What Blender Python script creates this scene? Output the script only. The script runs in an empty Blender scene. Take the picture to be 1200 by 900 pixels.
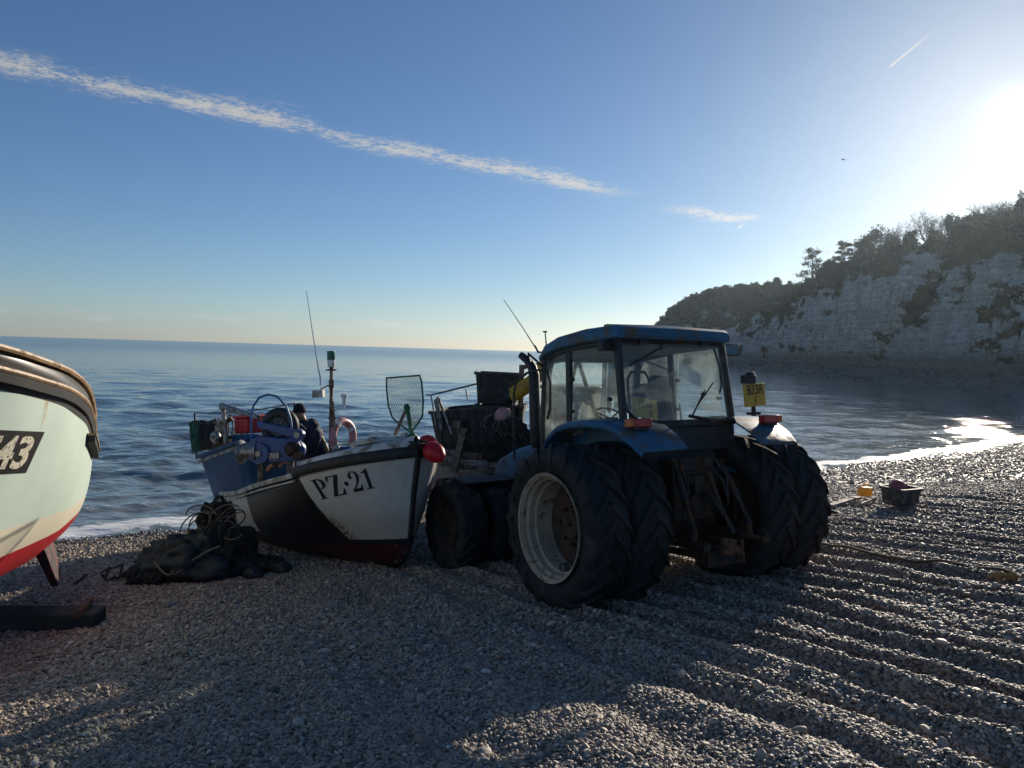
import bpy, bmesh, math, random
import numpy as np
from mathutils import Matrix, Vector, Euler
from mathutils.bvhtree import BVHTree
random.seed(7); RNG = np.random.default_rng(11)
SC = bpy.context.scene; COL = SC.collection
pi = math.pi

# ------------------------------------------------------------------ camera
F = 900.0; EYE = Vector((0, 0, 3.5))
cam_d = bpy.data.cameras.new("camera"); cam = bpy.data.objects.new("camera", cam_d); COL.objects.link(cam)
CR = Matrix.Rotation(pi/2 - math.radians(2.52), 3, 'X') @ Matrix.Rotation(math.radians(1.66), 3, 'Z')
cam.matrix_world = Matrix.Translation(EYE) @ CR.to_4x4()
cam_d.sensor_width = 36; cam_d.lens = 27.0; cam_d.clip_start = .05; cam_d.clip_end = 200000
SC.camera = cam
def ray(u, v): return CR @ Vector(((u-600)/F, (450-v)/F, -1))
def at(u, v, Y):                       # photo pixel -> world point at depth Y
    d = ray(u, v); return EYE + d*(Y/d.y)

# ------------------------------------------------------------------ numpy value noise
def _h(ix, iy, iz):
    n = (ix*374761393 + iy*668265263 + iz*2147483647*3 + 1442695041) & 0xffffffff
    n = ((n ^ (n >> 13))*1274126177) & 0xffffffff
    n = ((n ^ (n >> 16))*2246822519) & 0xffffffff
    return ((n ^ (n >> 15)) & 0xffffff)/float(0xffffff)
def vnoise(x, y, z=0.0):
    x, y, z = np.broadcast_arrays(np.asarray(x, float), np.asarray(y, float), np.asarray(z, float))
    ix, iy, iz = (np.floor(k).astype(np.int64) for k in (x, y, z))
    fx, fy, fz = x-ix, y-iy, z-iz
    fx, fy, fz = (k*k*(3-2*k) for k in (fx, fy, fz))
    r = 0
    for a in (0, 1):
        for b in (0, 1):
            for c in (0, 1):
                r = r + _h(ix+a, iy+b, iz+c)*(fx if a else 1-fx)*(fy if b else 1-fy)*(fz if c else 1-fz)
    return r*2-1
def fbm(x, y, z=0.0, o=4):
    r = 0; a = .5
    for i in range(o):
        r = r + a*vnoise(np.asarray(x)*2**i+i*17.3, np.asarray(y)*2**i+i*5.7, np.asarray(z)*2**i); a *= .5
    return r
def sst(a, b, x):
    t = np.clip((np.asarray(x, float)-a)/(b-a), 0, 1); return t*t*(3-2*t)

# ------------------------------------------------------------------ ground
def bw(a): 
    a = np.clip(a, 0, 75); return 15.3 + 4.9e-5*a**3
def base_h(x, y):                      # smooth shingle bank falling to the water's edge
    a = .857*np.asarray(x)+.515*np.asarray(y); b = -.515*np.asarray(x)+.857*np.asarray(y)
    d = bw(a)-b
    return .107*np.minimum(d, 19) + .03*np.clip(d-19, 0, 40)
def ridges(x, y):
    x = np.asarray(x, float); y = np.asarray(y, float)
    a = .857*x+.515*y; b = -.515*x+.857*y
    wob = .16*vnoise(a*.8, b*.33, 3.1)+.07*vnoise(a*1.7, b*1.1, 9)
    m = sst(3.1, 4.3, a+.25*vnoise(b*.6, a*.4, 1.7))*(1-.75*sst(13, 20, a))*(1-sst(7.5, 11.0, b))
    mod = .5+.5*vnoise(np.floor((a+wob)/.48), b*.22, 5.5)
    saw = np.sin(2*pi*(a+wob)/.48); saw = np.sign(saw)*np.abs(saw)**.8
    r = m*(.066*(.45+.75*mod)*saw + .02*np.sin(2*pi*(a+wob*1.6)/.21))
    m2 = sst(-2.5, 2.0, a)*(1-m)*(1-sst(6, 9, b))
    r = r + m2*.03*np.sin(2*pi*(a+2*wob)/.8)
    lump = fbm(x*1.15, y*1.15, .5, 4)
    r = r + (.055+.05*m*sst(6.5, 4, y))*lump*(1-.5*sst(9, 14, b)) + .02*fbm(x*4.2, y*4.2, 2.5, 2)
    return r
def gz(x, y): return base_h(x, y) + ridges(x, y)
def gzs(x, y): return float(base_h(x, y))

# ------------------------------------------------------------------ mesh builder
class MB:
    def __init__(s): s.v = []; s.f = []; s.m = []
    def add(s, vs, fs, m=0, M=None):
        o = len(s.v)
        for p in vs:
            p = Vector(p); s.v.append(tuple(M @ p) if M is not None else tuple(p))
        for f in fs: s.f.append(tuple(i+o for i in f)); s.m.append(m)
        return s
    def box(s, c, d, m=0, M=None, rot=None):
        x, y, z = d[0]/2, d[1]/2, d[2]/2
        vs = [Vector(p) for p in ((-x,-y,-z),(x,-y,-z),(x,y,-z),(-x,y,-z),(-x,-y,z),(x,-y,z),(x,y,z),(-x,y,z))]
        if rot: 
            R = Euler(rot).to_matrix(); vs = [R @ p for p in vs]
        vs = [p+Vector(c) for p in vs]
        return s.add(vs, [(0,3,2,1),(4,5,6,7),(0,1,5,4),(1,2,6,5),(2,3,7,6),(3,0,4,7)], m, M)
    def hexa(s, b4, t4, m=0, M=None):
        return s.add(list(b4)+list(t4), [(0,3,2,1),(4,5,6,7),(0,1,5,4),(1,2,6,5),(2,3,7,6),(3,0,4,7)], m, M)
    def loft(s, rings, m=0, close=True, cap=True, M=None):
        n = len(rings[0]); vs = [p for r in rings for p in r]; fs = []
        for i in range(len(rings)-1):
            for j in range(n if close else n-1):
                k = (j+1) % n; fs.append((i*n+j, i*n+k, (i+1)*n+k, (i+1)*n+j))
        if cap and close:
            fs.append(tuple(range(n-1, -1, -1))); fs.append(tuple((len(rings)-1)*n+j for j in range(n)))
        return s.add(vs, fs, m, M)
    def tube(s, pts, r, n=8, m=0, closed=False, cap=True, M=None):
        P = [Vector(p) for p in pts]; k = len(P); rings = []; nrm = None
        for i, p in enumerate(P):
            if closed: t = P[(i+1) % k]-P[i-1]
            else: t = P[min(i+1, k-1)]-P[max(i-1, 0)]
            t = t.normalized() if t.length > 1e-9 else Vector((0,0,1))
            if nrm is None:
                nrm = t.cross(Vector((0,0,1)))
                if nrm.length < .1: nrm = t.cross(Vector((1,0,0)))
            nrm = (nrm - t*nrm.dot(t)).normalized(); bn = t.cross(nrm)
            rr = r[i] if isinstance(r, (list, tuple)) else r
            rings.append([p + nrm*(rr*math.cos(2*pi*j/n)) + bn*(rr*math.sin(2*pi*j/n)) for j in range(n)])
        if closed: rings.append(rings[0])
        return s.loft(rings, m, True, cap and not closed, M)
    def lathe(s, prof, n=24, m=0, M=None, closed=False):     # profile of (r, x) turned about the local x axis
        rings = [[(x, r*math.cos(2*pi*j/n), r*math.sin(2*pi*j/n)) for j in range(n)] for r, x in prof]
        if closed: rings.append(rings[0])
        return s.loft(rings, m, True, False, M)
    def disc(s, c, r, x0, x1, n=24, m=0, M=None):            # short cylinder about x through c
        T = Matrix.Translation(c); T = (M @ T) if M is not None else T
        return s.lathe([(1e-4, x0), (r, x0), (r, x1), (1e-4, x1)], n, m, T)
    def ball(s, c, r, n=12, m=0, M=None, jit=0):
        r = (r, r, r) if not isinstance(r, (tuple, list)) else r; rings = []
        for i in range(n+1):
            t = pi*min(max(i/n, .004), .996)
            rings.append([(c[0]+r[0]*math.sin(t)*math.cos(2*pi*j/(2*n)), c[1]+r[1]*math.sin(t)*math.sin(2*pi*j/(2*n)), c[2]+r[2]*math.cos(t)) for j in range(2*n)])
        return s.loft(rings, m, True, True, M)
    def prism(s, poly, z0, z1, m=0, M=None):
        return s.loft([[(x, y, z0) for x, y in poly], [(x, y, z1) for x, y in poly]], m, True, True, M)
    def mesh(s, name, mats, smooth=None):
        me = bpy.data.meshes.new(name); me.from_pydata(s.v, [], s.f)
        for mt in (mats if isinstance(mats, (list, tuple)) else [mats]): me.materials.append(mt)
        me.polygons.foreach_set("material_index", s.m)
        bm = bmesh.new(); bm.from_mesh(me); bmesh.ops.recalc_face_normals(bm, faces=bm.faces); bm.to_mesh(me); bm.free()
        if smooth is not None:
            me.polygons.foreach_set("use_smooth", [True]*len(me.polygons))
            me.set_sharp_from_angle(angle=math.radians(smooth))
        me.update(); return me
    def build(s, name, mats, parent=None, smooth=35, bevel=0, seg=2):
        o = bpy.data.objects.new(name, s.mesh(name, mats, smooth)); COL.objects.link(o)
        if parent is not None: o.parent = parent
        if bevel:
            b = o.modifiers.new("bevel", 'BEVEL'); b.width = bevel; b.segments = seg; b.limit_method = 'ANGLE'; b.angle_limit = math.radians(40)
        return o
def tag(o, label=None, cat=None, group=None, kind=None):
    if label: o['label'] = label
    if cat: o['category'] = cat
    if group: o['group'] = group
    if kind: o['kind'] = kind
    return o
def thing(name, label, cat, M=None, group=None):
    o = bpy.data.objects.new(name, None); o.empty_display_size = .2; COL.objects.link(o)
    if M is not None: o.matrix_world = M
    return tag(o, label, cat, group)
def frame(x, y, head, pitch=None, z=None, roll=0):           # x forward, y left, z up, standing on the bank
    d = (math.cos(head), math.sin(head))
    if pitch is None: pitch = math.atan((gzs(x+d[0], y+d[1])-gzs(x-d[0], y-d[1]))/2)
    if z is None: z = gzs(x, y)
    return Matrix.Translation((x, y, z)) @ Matrix.Rotation(head, 4, 'Z') @ Matrix.Rotation(-pitch, 4, 'Y') @ Matrix.Rotation(roll, 4, 'X')
def local_of(M, u, v, ax, val):                              # where a sight line meets a local plane of a thing
    I = M.inverted(); c = I @ EYE; d = I.to_3x3() @ ray(u, v); t = (val-c[ax])/d[ax]; return c+d*t
def text_mesh(body, size=1, shear=0, offset=0, sx=1, extrude=0, space=1):
    cu = bpy.data.curves.new("lettering", 'FONT'); cu.body = body; cu.size = size; cu.shear = shear; cu.offset = offset; cu.space_character = space
    cu.align_x = 'CENTER'; cu.align_y = 'CENTER'; cu.extrude = extrude
    o = bpy.data.objects.new("lettering", cu); COL.objects.link(o); dg = bpy.context.evaluated_depsgraph_get(); dg.update()
    me = bpy.data.meshes.new_from_object(o.evaluated_get(dg)); bpy.data.objects.remove(o); bpy.data.curves.remove(cu)
    V = [Vector((p.co.x*sx, p.co.y, p.co.z)) for p in me.vertices]; Fc = [tuple(p.vertices) for p in me.polygons]
    bpy.data.meshes.remove(me); return V, Fc

# ------------------------------------------------------------------ materials
def nodes_of(name):
    m = bpy.data.materials.new(name); m.use_nodes = True; nt = m.node_tree; nt.nodes.clear(); return m, nt
class NT:
    def __init__(s, nt): s.nt = nt; s.l = nt.links
    def n(s, t, **k):
        nd = s.nt.nodes.new(t)
        for a, b in k.items(): setattr(nd, a, b)
        return nd
    def val(s, sock, x):
        if hasattr(x, 'is_output') or isinstance(x, bpy.types.NodeSocket): s.l.new(x, sock)
        else:
            if isinstance(x, (tuple, list)) and len(x) == 3 and len(sock.default_value) == 4: x = (*x, 1)
            sock.default_value = x
    def math(s, op, a, b=0.0, c=None, clamp=False):
        nd = s.n('ShaderNodeMath', operation=op, use_clamp=clamp); s.val(nd.inputs[0], a); s.val(nd.inputs[1], b)
        if c is not None: s.val(nd.inputs[2], c)
        return nd.outputs[0]
    def step(s, x, a, b):
        nd = s.n('ShaderNodeMapRange', interpolation_type='SMOOTHSTEP', clamp=True)
        s.val(nd.inputs['Value'], x); s.val(nd.inputs['From Min'], a); s.val(nd.inputs['From Max'], b); return nd.outputs[0]
    def noise(s, vec, scale, detail=4, rough=.55, dist=0):
        nd = s.n('ShaderNodeTexNoise'); s.val(nd.inputs['Vector'], vec); s.val(nd.inputs['Scale'], scale)
        nd.inputs['Detail'].default_value = detail; nd.inputs['Roughness'].default_value = rough; nd.inputs['Distortion'].default_value = dist
        return nd.outputs['Fac']
    def mix(s, f, a, b):
        nd = s.n('ShaderNodeMix', data_type='RGBA'); s.val(nd.inputs[0], f); s.val(nd.inputs[6], a); s.val(nd.inputs[7], b); return nd.outputs[2]
    def ramp(s, f, stops):
        nd = s.n('ShaderNodeValToRGB'); s.val(nd.inputs[0], f); e = nd.color_ramp.elements
        while len(e) < len(stops): e.new(.5)
        for k, (p, c) in zip(e, stops): k.position = p; k.color = (*c, 1)
        return nd.outputs[0]
    def coord(s, which='Object'): return s.n('ShaderNodeTexCoord').outputs[which]
    def xyz(s, v):
        nd = s.n('ShaderNodeSeparateXYZ'); s.val(nd.inputs[0], v); return nd.outputs
    def scale(s, v, k):
        nd = s.n('ShaderNodeMapping'); s.val(nd.inputs[0], v); nd.inputs['Scale'].default_value = k; return nd.outputs[0]
    def bump(s, h, strength, dist, nrm=None):
        nd = s.n('ShaderNodeBump'); s.val(nd.inputs['Height'], h); nd.inputs['Strength'].default_value = strength; nd.inputs['Distance'].default_value = dist
        if nrm is not None: s.l.new(nrm, nd.inputs['Normal'])
        return nd.outputs[0]
    def pbsdf(s, col, rough=.6, metal=0, nrm=None, spec=None):
        nd = s.n('ShaderNodeBsdfPrincipled'); s.val(nd.inputs['Base Color'], col); s.val(nd.inputs['Roughness'], rough); s.val(nd.inputs['Metallic'], metal)
        if nrm is not None: s.l.new(nrm, nd.inputs['Normal'])
        if spec is not None: s.val(nd.inputs['Specular IOR Level'], spec)
        return nd
    def out(s, sh, kind='Surface'):
        o = s.n('ShaderNodeOutputMaterial'); s.l.new(sh, o.inputs[kind])
def mat(name, col, rough=.6, metal=0, var=.25, vs=3.0, dirt=None, da=.0, ds=5.0, bump=.15, bs=40.0, bd=.004, spec=None, streak=False):
    """painted / worn surface: colour drift, blotches of dirt or rust with shape of their own, fine relief"""
    m, nt = nodes_of(name); s = NT(nt); co = s.coord()
    n1 = s.noise(co, vs, 5, .6)
    dark = tuple(c*(1-var) for c in col); lite = tuple(min(1, c*(1+var)) for c in col)
    c = s.mix(s.step(n1, .3, .7), dark, lite); r = rough
    if dirt is not None and da > 0:
        vec = s.scale(co, (1, 1, .22)) if streak else co
        d = s.noise(vec, ds, 6, .65, .4); d = s.step(d, .62-.35*da, .75-.25*da)
        c = s.mix(d, c, dirt); r = s.math('ADD', rough, s.math('MULTIPLY', d, .2))
    h = s.noise(co, bs, 4, .6)
    p = s.pbsdf(c, r, metal, s.bump(h, bump, bd), spec); s.out(p.outputs[0]); return m
def glass_mat(name, tint, dirt=(.55,.6,.58), amount=.3, refl=.9):
    m, nt = nodes_of(name); s = NT(nt); co = s.coord()
    tr = s.n('ShaderNodeBsdfTransparent'); tr.inputs[0].default_value = (*tint, 1)
    gl = s.n('ShaderNodeBsdfGlossy'); gl.inputs['Roughness'].default_value = .03; gl.inputs[0].default_value = (refl,)*3+(1,)
    lw = s.n('ShaderNodeLayerWeight'); fr = s.math('ADD', .025, s.math('MULTIPLY', s.math('POWER', lw.outputs['Facing'], 4.5), .55))
    mx = s.n('ShaderNodeMixShader'); s.l.new(fr, mx.inputs[0]); s.l.new(tr.outputs[0], mx.inputs[1]); s.l.new(gl.outputs[0], mx.inputs[2])
    di = s.n('ShaderNodeBsdfDiffuse'); di.inputs[0].default_value = (*dirt, 1)
    tl = s.n('ShaderNodeBsdfTranslucent'); tl.inputs[0].default_value = (*dirt, 1)
    md = s.n('ShaderNodeMixShader'); md.inputs[0].default_value = .6; s.l.new(di.outputs[0], md.inputs[1]); s.l.new(tl.outputs[0], md.inputs[2])
    big = s.step(s.noise(co, 2.2, 5, .6, .5), .38, .75); spots = s.step(s.noise(co, 26, 3, .7), .6, .68)
    fine = s.noise(co, 60, 3, .6)
    f = s.math('ADD', s.math('MULTIPLY', big, amount*.75), s.math('MULTIPLY', spots, s.math('MULTIPLY', big, amount*1.4)))
    f = s.math('ADD', f, s.math('MULTIPLY', fine, amount*.25), clamp=True)
    m2 = s.n('ShaderNodeMixShader'); s.l.new(f, m2.inputs[0]); s.l.new(mx.outputs[0], m2.inputs[1]); s.l.new(md.outputs[0], m2.inputs[2])
    s.out(m2.outputs[0]); return m
SKYTINT = (1, 1, 1, 1); CLOUD = 3.2; SKYSTR = .088; SUNSTR = 5.0; EXPO = .17; SEABUMP = 1.0; PANF = 1.96; PANA = -.36; HAZE = .0001
# ================================================================== light and sky
SUN_D = ray(1195, 140).normalized(); EL = math.asin(SUN_D.z); AZ = math.atan2(SUN_D.x, SUN_D.y)
W = bpy.data.worlds.new("World"); SC.world = W; W.use_nodes = True; nt = W.node_tree; nt.nodes.clear(); s = NT(nt)
sky = s.n('ShaderNodeTexSky', sky_type='NISHITA', sun_disc=False, sun_elevation=EL, sun_rotation=AZ, air_density=.85, dust_density=.18, ozone_density=5.0, altitude=0)
co = s.coord('Generated'); X, Y, Z = s.xyz(co)
zz = s.math('MAXIMUM', Z, .02); px = s.math('DIVIDE', X, zz); py = s.math('DIVIDE', Y, zz)
al = s.math('ADD', s.math('MULTIPLY', px, .788), s.math('MULTIPLY', py, .615))      # along the streak of high cloud
ac = s.math('ADD', s.math('MULTIPLY', px, -.615), s.math('MULTIPLY', py, .788))
cv = s.n('ShaderNodeCombineXYZ'); s.l.new(al, cv.inputs[0]); s.l.new(ac, cv.inputs[1])
wob = s.math('MULTIPLY', s.math('SUBTRACT', s.noise(s.scale(cv.outputs[0], (1.3, 1, 1)), 1.0, 2), .5), .22)
dist = s.math('ABSOLUTE', s.math('SUBTRACT', s.math('ADD', ac, wob), 3.44))
wv_ = s.noise(s.scale(cv.outputs[0], (2.2, 1.2, 1)), 1.0, 3, .6); dist = s.math('ADD', dist, s.math('MULTIPLY', s.math('SUBTRACT', wv_, .45), .45))
band = s.math('SUBTRACT', 1.0, s.step(dist, .0, .30))
fade = s.math('MULTIPLY', s.math('SUBTRACT', 1.0, s.step(al, 3.1, 3.7)), s.math('ADD', .45, s.math('MULTIPLY', .55, s.step(al, -1.5, .9))))
bit = s.math('MULTIPLY', s.math('MULTIPLY', s.step(al, 3.9, 4.4), s.math('SUBTRACT', 1.0, s.step(al, 4.65, 4.95))), 1.0)
fade = s.math('MAXIMUM', fade, bit)
fl = s.noise(s.scale(cv.outputs[0], (15, 17, 1)), 1.0, 8, .68, .5); fl2 = s.noise(s.scale(cv.outputs[0], (42, 46, 1)), 1.0, 4, .65, .3)
fl = s.math('ADD', s.math('MULTIPLY', fl, .6), s.math('MULTIPLY', fl2, .4))
soft = s.noise(s.scale(cv.outputs[0], (3.0, 6.0, 1)), 1.0, 5, .6, .6)
cl = s.math('MULTIPLY', s.step(s.math('ADD', fl, s.math('ADD', s.math('MULTIPLY', band, .19), s.math('MULTIPLY', s.math('SUBTRACT', soft, .5), .30))), .54, .74), s.math('MULTIPLY', s.math('POWER', band, .7), fade))
cl = s.math('MAXIMUM', cl, s.math('MULTIPLY', s.math('MULTIPLY', s.math('POWER', band, 1.5), fade), s.math('MULTIPLY', s.step(soft, .35, .7), .42)))
# low bank far out and a thin upper wisp
el_ = s.math('ARCTAN2', Z, s.math('SQRT', s.math('ADD', s.math('MULTIPLY', X, X), s.math('MULTIPLY', Y, Y))))
az_ = s.math('ARCTAN2', X, Y)
cv2 = s.n('ShaderNodeCombineXYZ'); s.l.new(az_, cv2.inputs[0]); s.l.new(el_, cv2.inputs[1])
lo = s.noise(s.scale(cv2.outputs[0], (14, 60, 1)), 1.0, 5, .6)
lowb = s.math('MULTIPLY', s.math('MULTIPLY', s.step(el_, .006, .02), s.math('SUBTRACT', 1.0, s.step(el_, .026, .05))), s.step(lo, .5, .75))
cl = s.math('MAXIMUM', cl, s.math('MULTIPLY', lowb, .28))
def streak(p0, p1, wid, amt):          # a condensation trail as a line on the high cloud plane
    p0, p1 = (Vector((r.x/r.z, r.y/r.z)) for r in (ray(*p0), ray(*p1))); L = (p1-p0).length; t = (p1-p0)/L
    a_ = s.math('ADD', s.math('MULTIPLY', s.math('SUBTRACT', px, p0.x), t.x), s.math('MULTIPLY', s.math('SUBTRACT', py, p0.y), t.y))
    c_ = s.math('ABSOLUTE', s.math('ADD', s.math('MULTIPLY', s.math('SUBTRACT', px, p0.x), -t.y), s.math('MULTIPLY', s.math('SUBTRACT', py, p0.y), t.x)))
    e = s.math('MULTIPLY', s.step(a_, -.004, .006), s.math('SUBTRACT', 1.0, s.step(a_, L*.35, L*1.05)))
    return s.math('MULTIPLY', s.math('MULTIPLY', e, s.math('SUBTRACT', 1.0, s.step(c_, wid*.3, wid))), amt)
tr = s.math('MAXIMUM', streak((1042, 79), (1100, 31), .0075, 1.0), streak((865, 268), (874, 259), .02, .6))
cl = s.math('MAXIMUM', cl, tr)
tint = s.n('ShaderNodeMix', data_type='RGBA', blend_type='MULTIPLY'); tint.inputs[0].default_value = 1; s.l.new(sky.outputs[0], tint.inputs[6]); tint.inputs[7].default_value = SKYTINT
lum = s.n('ShaderNodeRGBToBW'); s.l.new(sky.outputs[0], lum.inputs[0])
cb = s.math('ADD', s.math('MULTIPLY', lum.outputs[0], .9), CLOUD)
cc = s.n('ShaderNodeCombineColor'); 
for i, k in enumerate((1.0, 1.0, .99)): s.l.new(s.math('MULTIPLY', cb, k), cc.inputs[i])
dp = s.n('ShaderNodeVectorMath', operation='DOT_PRODUCT'); s.l.new(co, dp.inputs[0]); dp.inputs[1].default_value = SUN_D; ang = s.math('ARCCOSINE', s.math('MINIMUM', dp.outputs['Value'], .99999))
wide = s.math('POWER', 2.718, s.math('MULTIPLY', ang, -3.2)); core = s.math('POWER', 2.718, s.math('MULTIPLY', s.math('POWER', s.math('DIVIDE', ang, .024), 2.0), -1.0))
warm = s.n('ShaderNodeMix', data_type='RGBA', blend_type='MULTIPLY'); s.l.new(wide, warm.inputs[0]); s.l.new(tint.outputs[2], warm.inputs[6]); warm.inputs[7].default_value = (1.16, .98, .76, 1)
lowf = s.math('POWER', 2.718, s.math('MULTIPLY', s.math('MAXIMUM', el_, 0.0), -4.5)); w2 = s.n('ShaderNodeMix', data_type='RGBA', blend_type='MULTIPLY'); s.l.new(lowf, w2.inputs[0]); s.l.new(warm.outputs[2], w2.inputs[6]); w2.inputs[7].default_value = (1.24, 1.10, 1.0, 1); warm = w2
ad = s.n('ShaderNodeMix', data_type='RGBA', blend_type='ADD'); ad.inputs[0].default_value = 1; s.l.new(warm.outputs[2], ad.inputs[6])
cx = s.n('ShaderNodeCombineColor'); g_ = s.math('ADD', s.math('MULTIPLY', core, 8.0), s.math('MULTIPLY', s.math('POWER', 2.718, s.math('MULTIPLY', ang, -9.0)), 2.8))
for i, k in enumerate((1.0, .97, .88)): s.l.new(s.math('MULTIPLY', g_, k), cx.inputs[i])
s.l.new(cx.outputs[0], ad.inputs[7]); tint = ad
skyc = s.mix(s.math('MULTIPLY', cl, .95), tint.outputs[2], cc.outputs[0])
bg = s.n('ShaderNodeBackground'); s.l.new(skyc, bg.inputs[0]); bg.inputs[1].default_value = SKYSTR
wo = s.n('ShaderNodeOutputWorld'); s.l.new(bg.outputs[0], wo.inputs[0])
sl = bpy.data.lights.new("sun", 'SUN'); sl.energy = SUNSTR; sl.angle = math.radians(.53); sl.color = (1, .88, .72)
so = bpy.data.objects.new("sun", sl); COL.objects.link(so); so.rotation_euler = SUN_D.to_track_quat('Z', 'Y').to_euler(); so.location = (40, 60, 40)
vs_ = SC.view_settings; SC.display_settings.display_device = 'sRGB'; vs_.view_transform = 'Standard'; vs_.look = 'None'; vs_.gamma = 1; vs_.exposure = EXPO; vs_.use_curve_mapping = False

# ================================================================== beach
def quad_grid(P, name, mat_, attrs=None, smooth=True, wrap=False):
    r, c = P.shape[:2]; me = bpy.data.meshes.new(name)
    idx = np.arange(r*c).reshape(r, c)
    q = np.stack([idx[:-1, :-1], idx[:-1, 1:], idx[1:, 1:], idx[1:, :-1]], -1).reshape(-1, 4)
    me.vertices.add(r*c); me.vertices.foreach_set("co", P.reshape(-1).astype(np.float32))
    me.loops.add(q.size); me.loops.foreach_set("vertex_index", q.reshape(-1).astype(np.int32))
    me.polygons.add(len(q)); me.polygons.foreach_set("loop_start", np.arange(0, q.size, 4, dtype=np.int32)); me.polygons.foreach_set("loop_total", np.full(len(q), 4, np.int32))
    me.update(calc_edges=True); me.validate()
    if smooth: me.polygons.foreach_set("use_smooth", [True]*len(q))
    for k, a in (attrs or {}).items():
        at_ = me.attributes.new(k, 'FLOAT', 'POINT'); at_.data.foreach_set("value", np.asarray(a, np.float32).reshape(-1))
    me.materials.append(mat_); o = bpy.data.objects.new(name, me); COL.objects.link(o); return o
def pebble_ramp(s, f):
    return s.ramp(f, [(0, (.085,.075,.065)), (.12, (.22,.18,.145)), (.26, (.38,.32,.255)), (.4, (.14,.135,.13)), (.52, (.46,.37,.275)), (.66, (.26,.245,.225)), (.8, (.52,.45,.37)), (.92, (.32,.22,.15)), (1, (.72,.67,.60))])
m_beach, nt = nodes_of("shingle"); s = NT(nt); co = s.coord()
vo = s.n('ShaderNodeTexVoronoi'); s.l.new(co, vo.inputs['Vector']); vo.inputs['Scale'].default_value = 24
rnd = s.xyz(vo.outputs['Color'])[0]
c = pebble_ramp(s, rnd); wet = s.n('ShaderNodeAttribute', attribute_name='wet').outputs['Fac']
c = s.mix(.55, c, (.03,.028,.026)); c = s.mix(s.math('MULTIPLY', wet, .6), c, (.03,.029,.028))  # first mix darkens the ground, painting the shaded gaps between stones
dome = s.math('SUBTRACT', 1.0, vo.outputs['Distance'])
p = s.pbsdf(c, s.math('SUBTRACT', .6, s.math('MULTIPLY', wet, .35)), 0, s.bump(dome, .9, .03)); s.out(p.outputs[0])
xs = np.concatenate([np.linspace(-60, -12, 50), np.linspace(-11.9, 16, 620), np.linspace(16.15, 45, 180), np.linspace(46, 140, 60)])
ys = np.concatenate([np.linspace(-40, -4, 30), np.linspace(-3.9, 18, 540), np.linspace(18.15, 48, 190), np.linspace(49, 110, 40)])
GX, GY = np.meshgrid(xs, ys); GZ = gz(GX, GY)
GA = .857*GX+.515*GY; GD = bw(GA)-(-.515*GX+.857*GY)
GZ = np.where(GD < 0, np.maximum(GZ, -6), GZ)
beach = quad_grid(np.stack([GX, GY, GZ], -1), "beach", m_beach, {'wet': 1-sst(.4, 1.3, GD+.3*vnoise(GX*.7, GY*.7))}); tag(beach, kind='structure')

# loose pebbles: one point cloud carried by a vertex mesh, stones instanced on it
def scatter(n, ymin, ymax, half, smin, smax, margin):
    y = np.sqrt(RNG.uniform(ymin**2, ymax**2, n)); x = RNG.uniform(-1, 1, n)*(half*y+margin)
    return x, y, RNG.uniform(0, 1, n)**2.2*(smax-smin)+smin
PX = []; PY = []; PS = []
for args in ((165000, 1.6, 6.0, .76, .0068, .0175, .5), (210000, 6.0, 11, .74, .008, .021, .4), (150000, 11, 19, .72, .012, .027, .3), (80000, 19, 40, .70, .024, .045, 0)):
    x, y, r = scatter(*args); PX.append(x); PY.append(y); PS.append(r)
x = RNG.uniform(-4, 6, 900); y = RNG.uniform(2, 11, 900); PX.append(x); PY.append(y); PS.append(RNG.uniform(.026, .042, 900))
PX, PY, PS = map(np.concatenate, (PX, PY, PS))
D = bw(.857*PX+.515*PY)-(-.515*PX+.857*PY); k = D > -.5; PX, PY, PS, D = PX[k], PY[k], PS[k], D[k]
PZ = gz(PX, PY)+PS*RNG.uniform(-.5, .75, len(PX))
me = bpy.data.meshes.new("pebbles"); me.vertices.add(len(PX)); me.vertices.foreach_set("co", np.stack([PX, PY, PZ], -1).reshape(-1).astype(np.float32))
N = len(PX)
scl = np.stack([PS*RNG.uniform(.9, 1.55, N), PS*RNG.uniform(.75, 1.1, N), PS*RNG.uniform(.45, .8, N)], -1)
rot = np.stack([RNG.normal(0, .45, N), RNG.normal(0, .45, N), RNG.uniform(0, 6.28, N)], -1)
for nm, a in (('scl', scl), ('rot', rot)):
    t = me.attributes.new(nm, 'FLOAT_VECTOR', 'POINT'); t.data.foreach_set("vector", a.reshape(-1).astype(np.float32))
peb = bpy.data.objects.new("pebbles", me); COL.objects.link(peb)
tag(peb, 'loose grey and brown rounded shingle pebbles covering the beach', 'pebbles', None, 'stuff')
m_peb, nt = nodes_of("pebble"); s = NT(nt)
rn = s.n('ShaderNodeObjectInfo').outputs['Random']; c = pebble_ramp(s, rn); co = s.coord(); wm = s.n('ShaderNodeMix', data_type='RGBA', blend_type='MULTIPLY'); wm.inputs[0].default_value = 1; s.l.new(c, wm.inputs[6]); wm.inputs[7].default_value = (1.06, 1.0, .92, 1); c = wm.outputs[2]
c = s.mix(s.step(s.noise(co, 2.2, 4), .55, .75), c, s.mix(.5, c, (.3,.27,.23)))
gp = s.xyz(s.n('ShaderNodeNewGeometry').outputs['Position'])
wt = s.math('SUBTRACT', 1.0, s.step(gp[2], .05, .16)); c = s.mix(s.math('MULTIPLY', wt, .6), c, (.03,.029,.028))
p = s.pbsdf(c, s.math('SUBTRACT', .52, s.math('MULTIPLY', wt, .3)), 0, s.bump(s.noise(co, 5, 4), .25, .1)); s.out(p.outputs[0])
g = bpy.data.node_groups.new("pebble_scatter", 'GeometryNodeTree')
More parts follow.
